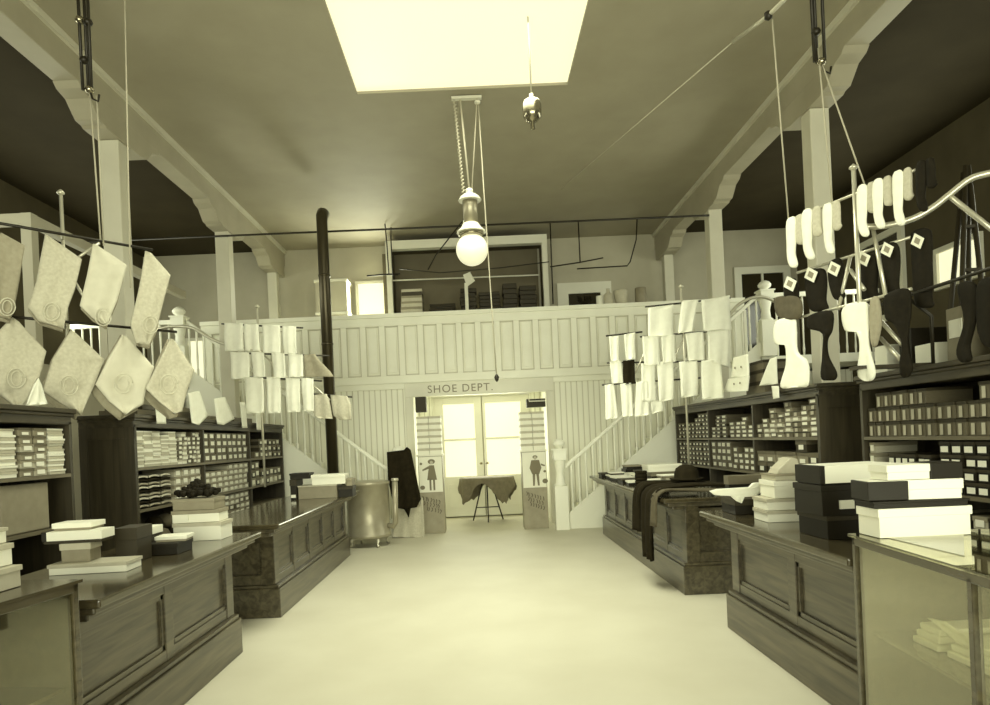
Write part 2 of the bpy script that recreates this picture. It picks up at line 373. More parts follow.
# ================================================================== STAIRCASES
def stairs(sg, word):
    X0, X1, Y0, Y1, ZT, N = 1.42, 4.62, 10.98, 11.84, 2.64, 15
    t = thing('staircase', (sg*3.0, Y0, 0), 'cream staircase with spindle balustrade rising to the %s side of the balcony' % word, 'staircase', 'twin staircases')
    dx = (X1-X0)/N; dz = ZT/N; sl = dz/dx
    for i in range(N):
        m = MB(); a = X0+i*dx
        m.box(sg*a, sg*(a+dx+.02), Y0+.03, Y1, (i+1)*dz-.035, (i+1)*dz); m.box(sg*(a+.0), sg*(a+.02), Y0+.03, Y1, i*dz, (i+1)*dz-.035)
        m.build('step', M_RAIL, t)
    st = MB().prism([(sg*X0, Y0, 0.0), (sg*X0, Y0, .26), (sg*X1, Y0, ZT+.24), (sg*(X1+.02), Y0, ZT+.24), (sg*(X1+.02), Y0, ZT-.1), (sg*(X0+.12), Y0, .0)], (0, .03, 0))
    st.build('stringer', M_RAIL, t)
    sp = MB().prism([(sg*(X0+.10), Y0+.002, 0), (sg*(X0+.10), Y0+.002, .02), (sg*(X1+.02), Y0+.002, ZT-.08), (sg*(X1+.02), Y0+.002, 0)], (0, .02, 0)); sp.build('spandrel_panel', M_PANEL, t)
    hr = MB(); 
    hr.prism([(sg*(X0-.02), Y0-.02, .98), (sg*(X0-.02), Y0-.02, 1.05), (sg*X1, Y0-.02, ZT+1.02), (sg*X1, Y0-.02, ZT+.95)], (0, .07, 0)); hr.build('handrail', M_RAIL, t, bevel=.012)
    nb = 27
    for k in range(nb):
        x = X0+.07+(X1-X0-.1)*k/(nb-1); zb = .22+(x-X0)*sl; zt = 1.0+(x-X0)*sl*(ZT-.05)/ZT
        bl = MB().lathe([(.014, 0), (.022, .03), (.022, .10), (.012, .13), (.019, .30), (.014, (zt-zb)*.7), (.018, (zt-zb)*.84), (.018, zt-zb)], (sg*x, Y0+.015, zb), 6)
        bl.build('baluster', M_RAIL, t)
    def newel(x, z0, H, r, lab=None):
        m = MB(); m.box(sg*x-r, sg*x+r, Y0-.09, Y0-.09+2*r, z0, z0+.50*H); yc = Y0-.09+r
        m.lathe([(r*.95, 0), (r*1.05, .02), (r*.72, .05), (r*.62, .3*H*.5), (r*.9, .3*H-.03), (r*.95, .3*H)], (sg*x, yc, z0+.50*H), 14)
        m.box(sg*x-r*.95, sg*x+r*.95, yc-r*.95, yc+r*.95, z0+.80*H, z0+.91*H)
        m.box(sg*x-r*1.1, sg*x+r*1.1, yc-r*1.1, yc+r*1.1, z0+.91*H, z0+.93*H)
        np_ = m.build('newel_post', M_RAIL, t)
        MB().lathe([(r*.5, 0), (r*.45, .02), (r*.85, .05), (r*.95, .09), (r*.7, .13), (r*.3, .155), (.0, .16)], (sg*x, yc, z0+.93*H), 14).build('newel_cap', M_RAIL, np_)
    newel(1.30, 0, 1.40, .105); newel(4.74, 2.64, 1.15, .11)
    l = MB().box(sg*4.62, sg*6.6, Y0, BY+.02, ZT-.14, ZT-.001); l.build('landing', M_RAIL, t)
    bl = MB(); bl.box(sg*4.84, sg*6.6, Y0, Y0+.06, ZT+.95, ZT+1.02); bl.build('landing_rail', M_RAIL, t)
    for k in range(12):
        x = 4.92+k*.14; MB().lathe([(.014, 0), (.02, .1), (.013, .2), (.018, .8), (.018, .96)], (sg*x, Y0+.03, ZT), 6).build('baluster', M_RAIL, t)
    l = MB().box(sg*4.62, sg*4.70, Y0+.06, BY, 0, ZT-.14); l.build('landing_wall', M_PANEL, t)
stairs(-1, 'left'); stairs(1, 'right')

# ================================================================== COUNTERS
def counter(sg, D0, D1, lab, npan, over=0.0, xf=1.82, topx=1.66, xb=2.42, H=.885):
    t = thing('shop_counter', (sg*(xf+xb)/2, (D0+D1)/2, 0), lab, 'counter', 'panelled wooden counters')
    x = sg*xf; xb_ = sg*xb
    p = MB(); p.box(x-sg*.0, xb_, D0, D1, 0, .26); p.box(x+sg*.015, xb_, D0+.012, D1-.012, .26, .29)
    p.build('plinth', M_CTR, t, bevel=.006)
    fb = sg*(xf+.05)
    b = MB(); b.box(fb+sg*.03, xb_-sg*.02, D0+.06, D1-.06, .29, H-.06)
    # stiles and rails on the aisle face
    f0 = D0+.03; f1 = D1-.03; st = .10; w = (f1-f0-st)/npan
    for k in range(npan+1): b.box(fb-sg*.003, fb+sg*.03, f0+k*w, f0+k*w+st, .29, H-.06)
    b.box(fb, fb+sg*.031, f0, f1, .29, .36); b.box(fb, fb+sg*.031, f0, f1, .685, H-.06); 
    # end pilasters
    for y in (D0+.03, D1-.03-.12):
        b.box(fb-sg*.006, fb+sg*.12, y-.004, y+.124, .29, H-.06); b.box(xb_-sg*.12, xb_-sg*.01, y, y+.12, .29, H-.06)
    for yy, dd in ((D0+.03, .03), (D1-.06, .03)): 
        b.box(fb+sg*.02, xb_-sg*.02, yy, yy+dd, .685, H-.06); b.box(fb+sg*.02, xb_-sg*.02, yy, yy+dd, .29, .38)
    b.build('body', M_CTR, t, bevel=.004)
    for k in range(npan):
        y0 = f0+k*w+st; y1 = f0+(k+1)*w; m = MB(); q = .028
        m.box(fb+sg*.022, fb+sg*.035, y0+q, y1-q, .36+q, .685-q)
        for a in ((y0, y0+q, .36, .685), (y1-q, y1, .36, .685)): m.box(fb+sg*.008, fb+sg*.034, *a, 1)
        m.box(fb+sg*.008, fb+sg*.034, y0, y1, .36, .36+q, 1); m.box(fb+sg*.008, fb+sg*.034, y0, y1, .685-q, .685, 1)
        m.build('panel', [M_CTRV, M_CTR], t)
    ct = MB(); ct.box(sg*topx, sg*(xb+.06), D0-over-.03, D1+.05, H-.04, H); tp = ct.build('countertop', M_TOP, t, bevel=.01)
    ct = MB(); ct.box(sg*(topx+.04), sg*(xb+.03), D0-over+.0, D1+.02, H-.075, H-.04); ct.box(sg*(topx+.09), sg*(xb), D0-over+.03, D1, H-.11, H-.075); ct.build('cornice_moulding', M_CTR, tp, bevel=.01)
    return t
counter(-1, 2.96, 5.07, 'dark panelled wooden counter in the left foreground beside the glass showcase', 2)
counter(1, 3.13, 5.14, 'dark panelled wooden counter in the right foreground with stacks of cartons on it', 2)
counter(-1, 6.05, 9.35, 'panelled wooden counter on the left, in front of the round stove', 5, .45)
counter(1, 6.2, 10.25, 'panelled wooden counter on the right carrying a hat and draped coat', 6)

# ================================================================== SHOWCASES
def showcase(sg, Df, Dn, xf, rot, lab):
    H = 1.0; t = thing('display_showcase', (sg*xf, Df, 0), lab, 'display case', 'glass display cases')
    L = Df-Dn; W = .68
    def bx(mb, a0, a1, b0, b1, z0, z1, mi=0):      # a along depth from far end towards the camera, b away from the aisle
        return mb.box(sg*xf+sg*b0, sg*xf+sg*b1, Df-a0, Df-a1, z0, z1, mi)
    m = bx(MB(), 0, L, 0, W, 0, .16); m.build('base', M_TOP, t, bevel=.006)
    m = MB()
    for a in (0, .80, L-.03):
        for bb in (0, W-.03): bx(m, a, a+.03, bb, bb+.03, .16, H-.03)
    bx(m, 0, L, 0, .03, H-.05, H-.012); bx(m, 0, L, W-.03, W, H-.05, H-.012); bx(m, 0, .03, 0, W, H-.05, H-.012); bx(m, L-.03, L, 0, W, H-.05, H-.012)
    m.build('frame', M_TOP, t, bevel=.004)
    m = bx(MB(), -.01, L+.01, -.012, W+.01, H-.012, H); m.build('top_glass', M_TOP if sg < 0 else M_GLASS, t)
    m = bx(MB(), .03, L-.03, .010, .016, .16, H-.05); m.build('side_glass', M_GLASS, t)
    m = bx(MB(), .008, .014, .03, W-.03, .16, H-.05); m.build('end_glass', M_SHELF, t)
    m = bx(MB(), .03, L-.03, W-.02, W-.01, .16, H-.05); m.build('back_panel', M_SHELFB, t)
    m = bx(MB(), .03, L-.03, .06, W-.03, .55, .565); m.build('shelf', M_TOP, t)
    t.rotation_euler.z = math.radians(rot); return t
showcase(-1, 2.80, 1.2, 1.67, -9, 'dark framed display case at the bottom left corner of the hall')
showcase(1, 3.08, 1.4, 1.67, -4, 'glass sided display case at the bottom right with shirts inside')

# ================================================================== SHELVING
SHZ = [.24, .62, 1.0, 1.385, 1.775]
def shelving(sg, D0, D1, nb, lab, xf=3.1, zs=SHZ, top=1.86):
    t = thing('shelving_unit', (sg*3.35, (D0+D1)/2, 0), lab, 'shelving', 'dark wooden wall shelving'); xb = xf+.5; w = (D1-D0)/nb
    m = MB(); m.box(sg*(xf-.02), sg*xb, D0, D1, 0, .22); m.build('base', M_SHELF, t, bevel=.005)
    for y, nm in ((D0, -1), (D1-.035, 1)):
        m = MB(); m.box(sg*xf, sg*xb, y, y+.035, .22, zs[-1])
        if y == D0:   # framed end panel towards the camera
            for a in (xf, xb-.07): m.box(sg*a, sg*(a+.07), y-.014, y, .22, zs[-1])
            m.box(sg*xf, sg*xb, y-.0139, y, zs[-1]-.12, zs[-1]); m.box(sg*xf, sg*xb, y-.0139, y, .22, .34)
        m.build('side_panel', M_SHELFV, t)
    m = MB(); m.box(sg*(xb-.015), sg*xb, D0+.035, D1-.035, .22, zs[-1]); m.build('back_panel', M_SHELFB, t)
    for z in zs[:-1]:
        m = MB(); m.box(sg*(xf+.01), sg*(xb-.015), D0+.035, D1-.035, z-.02, z); m.box(sg*xf, sg*(xf+.01), D0+.035, D1-.035, z-.024, z+.002, 1); m.build('shelf', [M_SHELF, M_EDGE], t)
    for k in range(1, nb):
        y = D0+k*w
        for i in range(len(zs)-1):
            m = MB(); m.box(sg*(xf+.003), sg*(xb-.015), y-.018, y+.018, zs[i], zs[i+1]-.02); m.build('divider', M_SHELFV, t)
    m = MB(); m.box(sg*(xf-.0), sg*xb, D0-.015, D1, zs[-1]-.02, top-.02); m.box(sg*(xf-.035), sg*(xb+.01), D0-.05, D1+.02, top-.02, top+.015); m.box(sg*(xf-.02), sg*xb, D0-.03, D1+.01, top-.045, top-.02)
    m.build('cornice', M_SHELF, t, bevel=.006); return t
shelving(-1, 6.15, 10.80, 3, 'long dark shelving on the left wall running to the stairs, filled with cartons')
shelving(1, 6.18, 10.65, 3, 'long dark shelving on the right wall running to the stairs, filled with cartons')
shelving(-1, 1.9, 5.20, 2, 'dark shelving at the left edge of the hall with stacked white cartons')
shelving(1, 2.3, 5.50, 2, 'dark shelving at the right edge of the hall with book-like cartons')
# ---- cartons: one unit mesh per kind, facing +X
def carton_mesh(name, body, lid, lab, lw=(.22, .78), lh=(.2, .6), split=.62, two=False):
    m = MB(); m.box(0.01, .985, .015, .985, 0, split, 0); m.box(0, 1, 0, 1, split, .985, 1)
    if lab is not None:
        m.add([(1.003, lw[0], lh[0]), (1.003, lw[1], lh[0]), (1.003, lw[1], lh[1]), (1.003, lw[0], lh[1])], [(0, 1, 2, 3)], 2)
    me = bpy.data.meshes.new(name); me.from_pydata([(p[0]-1, p[1]-.5, p[2]) for p in m.v], [], m.f)
    for q in (body, lid, lab or body): me.materials.append(q)
    me.polygons.foreach_set('material_index', m.m); me.update(); return me
CM = {
 'labelled': carton_mesh('labelled_carton', M_BOXM, M_BOXM, M_LABEL, (.2, .8), (.25, .8), .6),
 'dark': carton_mesh('dark_carton', M_BOXD, M_BOXM, M_LABEL, (.3, .75), (.2, .6), .62),
 'pale': carton_mesh('pale_carton', M_BOXP, M_BOXW, None),
 'palelab': carton_mesh('pale_labelled_carton', M_BOXP, M_BOXG, M_LABEL, (.2, .8), (.2, .75)),
 'white': carton_mesh('white_carton', M_BOXW, M_BOXP, None),
 'grey': carton_mesh('grey_carton', M_BOXG, M_BOXM, M_LABEL, (.25, .75), (.1, .45), .7),
 'black': carton_mesh('black_carton', M_BLACK, M_BOXD, M_LABEL, (.15, .85), (.15, .62), .75),
 'book': carton_mesh('upright_carton', M_BOXM, M_BOXD, M_BOXP, (.28, .62), (.06, .72), .8),
}
NAME = {'labelled': ('labelled_carton', 'white-labelled brown carton'), 'dark': ('dark_carton', 'dark small-labelled carton'), 'pale': ('pale_carton', 'pale plain carton'),
 'palelab': ('labelled_carton', 'pale white-labelled carton'), 'white': ('white_carton', 'white plain carton'), 'grey': ('grey_carton', 'grey low-labelled carton'),
 'black': ('black_carton', 'black white-labelled carton'), 'book': ('upright_carton', 'narrow upright carton')}
def fill(sg, y0, y1, z, cols, rows, kinds, where, hmax=.34, xf=3.1, depth=.34, ragged=0, start=0, inset=.02, heights=None, wob=.0):
    w = (y1-y0)/cols
    for c_ in range(cols):
        rr = rows if heights is None else heights[c_ % len(heights)]
        if ragged: rr = max(1, rr-random.randint(0, ragged))
        h = hmax/rows
        for r_ in range(rr):
            kd = kinds[(c_ if len(kinds) > 1 and ragged == -1 else random.randrange(len(kinds))) % len(kinds)]
            o = bpy.data.objects.new(NAME[kd][0], CM[kd]); COL.objects.link(o)
            o.scale = (depth-random.uniform(0, .02), w*.95, h*.97)
            o.location = (sg*(xf+inset+random.uniform(0, .018)), y0+w*(c_+.5)+random.uniform(-.012, .012)*w, z+.001+r_*h*.999)
            o.rotation_euler.z = 0 if sg < 0 else math.pi
            tag(o, '%s %s up in %s nearest stack, %s' % (NAME[kd][1], ORD[r_+1], ORD[c_+1+start], where), 'box', 'cartons in the shelving')
Z1, Z2, Z3 = 1.387, 1.002, .622
# left long shelving   (near bay 6.19-7.68, middle 7.72-9.23, far 9.27-10.76)
W = 'top shelf, near bay, left wall'
fill(-1, 6.20, 7.06, Z1, 5, 9, ['pale', 'white', 'pale'], W, heights=[9, 9, 9, 8, 9])
fill(-1, 7.10, 7.66, Z1, 5, 7, ['palelab', 'labelled', 'white', 'labelled'], W, start=5, heights=[6, 7, 6, 7, 7])
fill(-1, 7.74, 9.20, Z1, 8, 4, ['labelled'], 'top shelf, middle bay, left wall')
fill(-1, 9.30, 10.74, Z1, 7, 4, ['dark', 'labelled'], 'top shelf, far bay, left wall', heights=[0, 1, 3, 3, 3, 3, 3][::1], hmax=.36)
fill(-1, 6.98, 7.66, Z2, 4, 4, ['palelab'], 'second shelf, near bay, left wall')
fill(-1, 7.74, 9.20, Z2, 8, 5, ['palelab'], 'second shelf, middle bay, left wall', heights=[4, 4, 4, 4, 5, 5, 5, 5])
fill(-1, 9.30, 10.74, Z2, 7, 3, ['labelled', 'dark', 'palelab'], 'second shelf, far bay, left wall', heights=[3, 3, 2, 2, 2, 2, 2])
fill(-1, 7.74, 9.20, Z3, 8, 5, ['palelab', 'labelled'], 'third shelf, middle bay, left wall')
fill(-1, 9.30, 10.74, Z3, 4, 3, ['dark'], 'third shelf, far bay, left wall', heights=[1, 1, 1, 1])
# left edge shelving  (visible bay 3.57-5.16)
W = 'upper shelf of left edge shelving'
fill(-1, 3.70, 4.62, Z1, 2, 8, ['white', 'pale'], W, heights=[8, 8], hmax=.33)
fill(-1, 4.64, 4.94, Z1, 2, 6, ['palelab', 'grey'], W, start=2, hmax=.34)
fill(-1, 4.95, 5.15, Z1, 1, 9, ['white', 'pale'], W, start=4, hmax=.34)
# right long shelving  (near bay 6.22-7.65, middle 7.69-9.14, far 9.18-10.6)
fill(1, 9.20, 10.58, Z1, 9, 6, ['dark'], 'top shelf, far bay, right wall', heights=[6, 6, 6, 5, 4, 4, 3, 4, 4])
fill(1, 7.70, 8.46, Z1, 4, 7, ['labelled'], 'top shelf, middle bay, right wall', heights=[3, 5, 4, 4])
fill(1, 8.55, 9.12, Z1, 3, 7, ['labelled', 'dark'], 'top shelf, middle bay, right wall', start=4, heights=[6, 6, 3])
fill(1, 6.24, 7.64, Z1, 8, 7, ['grey', 'book', 'labelled', 'palelab'], 'top shelf, near bay, right wall', heights=[7, 6, 5, 7, 5, 6, 4, 3], hmax=.36)
fill(1, 9.20, 10.58, Z2, 9, 5, ['dark'], 'second shelf, far bay, right wall')
fill(1, 7.70, 8.38, Z2, 4, 5, ['labelled'], 'second shelf, middle bay, right wall', heights=[4, 4, 3, 4])
fill(1, 8.40, 9.12, Z2, 4, 4, ['labelled'], 'second shelf, middle bay, right wall', start=4)
fill(1, 6.24, 7.64, Z2, 6, 3, ['grey', 'dark'], 'second shelf, near bay, right wall', heights=[2, 3, 2, 2, 2, 2], hmax=.36)
# right edge shelving (bays 3.94-5.46, 2.34-3.86)
W = 'top shelf, right edge shelving'
fill(1, 3.95, 5.44, Z1, 15, 3, ['book'], W, heights=[3, 3, 3, 2, 2, 2, 2, 2, 3, 3, 3, 3, 3, 3, 2], hmax=.34)
W = 'second shelf, right edge shelving'
fill(1, 3.95, 4.62, Z2, 6, 4, ['black'], W, hmax=.35, heights=[4])
fill(1, 4.70, 5.20, Z2, 6, 4, ['black'], W, hmax=.34, start=6, heights=[3])
fill(1, 5.36, 5.44, Z2, 1, 4, ['palelab'], W, hmax=.34, start=12, heights=[4])
fill(1, 3.95, 4.62, Z3, 5, 4, ['black', 'palelab'], 'third shelf, right edge shelving', hmax=.34, heights=[3])
# folded goods on the near bay of the left long shelving
def folded_stack(y, z, n, h, w, label, mm=None, x=3.12, xs=-1):
    pass
gi = 0
for (y, zz, n, wv, word) in ((6.32, Z2, 9, .20, 'front'), (6.55, Z2, 9, .20, 'middle'), (6.79, Z2, 9, .20, 'rear'), (6.30, Z3, 7, .16, 'lower front')):
    for k in range(n):
        h = .034; m = MB(); z0 = zz+.002+k*h; pts = []
        for a in range(9):
            u_ = a/8; pts.append((-3.13-.0*u_, y-wv/2+wv*u_, z0+.006+.010*math.sin(u_*math.pi)))
        top = [(p[0], p[1], p[2]+.017) for p in pts][::-1]
        m.prism([Vector(p) for p in pts+top], (-.3, 0, 0))
        o = m.build('folded_garment', [M_CLOTH3, M_DARKCL, M_CLOTH2, M_CLOTH][k % 3 if zz == Z2 else 3], bevel=.003)
        tag(o, 'folded garment %s up in the %s pile beside the dark end panel, left shelving' % (ORD[k+1], word), 'clothing', 'folded goods in left shelving')
for k, (y, rr) in enumerate(((6.62, .09), (6.84, .10), (7.08, .09), (7.32, .10), (6.73, .08), (6.96, .09))):
    m = MB(); zc = Z3+.001+(0.0 if k < 4 else .13)
    m.lathe([(rr*.6, 0), (rr, .03), (rr*1.05, .07), (rr*.8, .12), (rr*.3, .14)], (-3.24, y, zc), 12)
    tag(m.build('rolled_hose_bundle', M_GREYCL if k % 2 else M_DARKCL), 'rounded dark hosiery bundle, %s nearest on the third left shelf%s' % (ORD[(k if k < 4 else k-4)+1], ' upper layer' if k > 3 else ''), 'clothing', 'hosiery bundles on left shelf')

m = MB().box(-3.30, -3.14, 4.45, 4.95, Z2, Z2+.335); tag(m.build('paper_parcel', M_BOXG, bevel=.01), 'grey paper parcel standing in the lower compartment of the left edge shelving', 'parcel')
m = MB().box(-3.40, -3.13, 3.75, 4.35, Z3+.001, Z3+.27); tag(m.build('dark_carton', M_BOXD, bevel=.003), 'large dark carton low in the left edge shelving', 'box')
# ================================================================== BOXES ON COUNTERS
def carton(name, label, x0, x1, y0, y1, z0, h, body, lid=None, rz=0, lidh=.35, lab=None, group=None, end=None, over=.006):
    cx_, cy_ = (x0+x1)/2, (y0+y1)/2; lid = lid or body
    t = thing(name, (cx_, cy_, z0), label, 'box', group)
    m = MB(); m.box(x0, x1, y0, y1, z0, z0+h*(1-lidh)+.002); bb_ = m.build('box_base', body, t, bevel=.002)
    m = MB(); m.box(x0-over, x1+over, y0-over, y1+over, z0+h*(1-lidh), z0+h)
    if end: 
        (m.box(x0-over-.001, x0+.02, y0-over-.001, y1+over+.001, z0+h*(1-lidh)-.001, z0+h+.001, 1))
    m.build('box_lid', [lid, end or lid], t, bevel=.002)
    if lab: 
        m = MB(); xm = (x0+x1)/2; m.box(x0+(x1-x0)*lab[0], x0+(x1-x0)*lab[1], y0-over-.004, y0-.0, z0+h*lab[2], z0+h*lab[3]); m.build('paper_label', M_LABEL, bb_)
    t.rotation_euler.z = math.radians(rz); return t
H = .886
g = 'cartons on the left front counter'
carton('flat_carton', 'long flat white carton lying lowest at the front of the left foreground counter', -2.30, -1.90, 3.60, 3.78, H, .055, M_BOXW, M_BOXP, 3, group=g)
carton('small_carton', 'grey carton standing on the long flat white carton, left foreground counter', -2.27, -2.12, 3.66, 3.78, H+.056, .10, M_BOXG, M_BOXP, 4, group=g)
carton('long_carton', 'white long carton with black end, balanced on the grey carton at left', -2.36, -2.06, 3.66, 3.80, H+.157, .065, M_BOXD, M_BOXW, 4, .75, group=g, end=M_BLACK)
carton('long_carton', 'topmost white long carton above the black-ended one at left', -2.33, -2.13, 3.70, 3.84, H+.223, .04, M_BOXG, M_BOXW, 2, .7, group=g)
carton('upright_carton', 'plain dark upright carton standing between white cartons on left counter', -2.11, -1.99, 3.90, 4.10, H, .20, M_BOXD, M_BOXD, 3, group=g)
carton('small_carton', 'low black carton right of the dark upright carton on left counter', -2.06, -1.86, 4.14, 4.36, H, .07, M_BLACK, M_BLACK, 0, group=g)
carton('small_carton', 'small white carton lying on the low black carton, left counter', -2.02, -1.84, 4.20, 4.34, H+.071, .035, M_BOXG, M_BOXW, 6, .6, group=g)
carton('small_carton', 'white carton behind the dark upright carton on left counter', -2.27, -2.08, 4.25, 4.42, H, .16, M_BOXD, M_BOXW, 0, .3, group=g)
g = 'stacked cartons near the counter end'
carton('stacked_carton', 'large white bottom carton of the stack topped by dark hose, left counter', -2.15, -1.82, 4.74, 4.96, H, .125, M_BOXW, M_BOXP, 0, .2, group=g)
carton('stacked_carton', 'white second carton of the stack topped by dark hose, left counter', -2.16, -1.84, 4.75, 4.95, H+.127, .085, M_BOXW, M_BOXG, 3, .3, group=g, lab=(.05, .35, .2, .7))
carton('stacked_carton', 'grey open top carton holding dark hose, left counter', -2.15, -1.86, 4.75, 4.94, H+.214, .08, M_BOXG, M_BOXG, -2, .3, group=g)
m = MB(); random.seed(3)
for k in range(150):
    a = random.uniform(0, 6.28); rr = random.uniform(0, .155); x = -2.01+rr*math.cos(a); y = 4.84+rr*.55*math.sin(a); z = H+.312+max(0, .16-rr)*.62*random.random()+random.uniform(0, .02)
    m.lathe([(0.004, -.018), (.018, -.01), (.021, 0), (.02, .014), (.004, .02)], (x, y, z), 7)
tag(m.build('dark_hose_heap', M_HOSE), 'curly black heap of hose piled on the grey open carton, left counter', 'clothing')
g = 'cartons on the left showcase'
for (z, h, x1, word) in ((1.002, .085, -1.85, 'bottom'), (1.090, .085, -1.88, 'middle'), (1.178, .06, -1.90, 'top')):
    carton('white_carton', '%s white carton of the stack on the left showcase' % word, x1-.42, x1, 2.50, 2.72, z, h, M_BOXW if word != 'bottom' else M_BOXP, M_BOXP, -3, .25, group=g)
# left rear counter
g = 'cartons on the left rear counter'
carton('pale_carton', 'grey wide carton under the white long box, left rear counter', -2.18, -1.72, 8.15, 8.45, H, .16, M_BOXG, M_BOXP, 0, .1, group=g)
carton('white_carton', 'long white carton topmost on the left rear counter', -2.02, -1.62, 8.16, 8.40, H+.162, .12, M_BOXW, M_BOXW, 2, .3, group=g)
carton('dark_carton', 'dark upright carton at the shelf end of the left rear counter stack', -2.26, -2.19, 8.10, 8.4, H, .24, M_BLACK, M_BOXD, 0, .3, lab=(.1, .9, .1, .25), group=g)
carton('dark_carton', 'black flat carton bridging the left end of the left rear counter stack', -2.27, -2.04, 8.14, 8.36, H+.242, .07, M_BLACK, M_BLACK, 0, .3, group=g)
carton('dark_carton', 'dark carton at the aisle end of the left rear counter stack', -1.71, -1.66+.12, 8.2, 8.42, H, .13, M_BLACK, M_BOXD, 0, .3, group=g)
carton('small_carton', 'grey small carton on the dark carton, aisle end, left rear counter', -1.61, -1.54, 8.2, 8.4, H+.132, .09, M_BOXG, M_BOXG, 0, .3, group=g)
# right foreground counter
g = 'cartons on the right front counter'
carton('dark_carton', 'flat black carton under a white shirt at the far end of right foreground counter', 1.80, 2.16, 4.82, 5.08, H, .11, M_BLACK, M_BOXD, 0, .4, group=g)
carton('dark_carton', 'dark grey-lidded carton behind the white shirt, right foreground counter', 1.86, 2.26, 5.09, 5.17, H, .26, M_BLACK, M_BOXM, 0, .25, group=g)
for (z, h, x0, x1, bm_, lm_, word) in ((0, .075, 1.84, 2.14, M_BOXW, M_BOXP, 'lowest'), (.077, .075, 1.84, 2.13, M_BOXW, M_BOXP, 'second'), (.154, .11, 1.89, 2.16, M_BOXW, M_BOXW, 'third'), (.266, .04, 1.90, 2.12, M_BOXP, M_BOXG, 'fourth')):
    carton('white_carton', '%s white carton in the pale pile beside the black cartons, right foreground counter' % word, x0, x1, 4.36, 4.60, H+z, h, bm_, lm_, -2, .3, group='pale pile of cartons')
m = MB().prism([Vector((1.92, 4.40, H+.307)), Vector((2.08, 4.40, H+.307)), Vector((2.06, 4.40, H+.40)), Vector((2.02, 4.40, H+.41)), Vector((1.94, 4.40, H+.34))], (0, .14, 0))
tag(m.build('paper_wedge', M_BOXP, bevel=.004), 'pale paper wedge topping the pile of white cartons, right counter', 'paper')
carton('black_carton', 'lowest large black carton on the right foreground counter', 1.83, 2.15, 3.62, 3.92, H, .125, M_BLACK, M_BOXD, 2, .2, group=g)
carton('black_carton', 'large black carton with white end label on the right foreground counter', 1.80, 2.15, 3.60, 3.90, H+.127, .165, M_BLACK, M_BLACK, 1, .2, lab=(.26, .48, .22, .50), group=g)
carton('white_carton', 'long white carton with black end on top of the large black cartons', 1.80, 2.21, 3.60, 3.86, H+.294, .10, M_BLACK, M_BOXW, 1, .93, group=g, end=M_BLACK)
# right showcase
g = 'cartons on the right showcase'
carton('white_carton', 'large white bottom carton on the right glass showcase', 1.70, 2.09, 2.91, 3.07, 1.002, .125, M_BOXW, M_BOXW, 0, .3, group=g)
carton('black_carton', 'thin black tray lying on the large white carton, right showcase', 1.69, 2.08, 2.91, 3.07, 1.128, .03, M_BLACK, M_BLACK, -3, .3, group=g)
carton('white_carton', 'tilted white carton with black end above the thin tray, right showcase', 1.69, 2.06, 2.92, 3.06, 1.160, .085, M_BOXW, M_BOXW, -6, .5, group=g)
MB().box(1.675, 1.84, 2.905, 3.075, 1.161, 1.243).build('box_sleeve', M_BLACK, bpy.data.objects['white_carton.%03d' % (max(int(o.name.split('.')[-1]) for o in bpy.data.objects if o.name.startswith('white_carton.')))], bevel=.003)
carton('white_carton', 'topmost white carton with black right end, right showcase', 1.75, 2.06, 2.92, 3.05, 1.247, .065, M_BOXW, M_BOXW, 0, .5, group=g)
MB().box(1.93, 2.068, 2.91, 3.06, 1.246, 1.315).build('box_sleeve', M_BLACK, bpy.data.objects['white_carton.%03d' % (max(int(o.name.split('.')[-1]) for o in bpy.data.objects if o.name.startswith('white_carton.')))], bevel=.003)
m = MB().prism([PZ(884, 537, 1.001), PZ(963, 532, 1.001), PZ(964, 556, 1.001)], (0, 0, .003))
tag(m.build('paper_sheet', M_BOXW), 'white paper sheet lying on the right glass showcase below the cartons', 'paper')
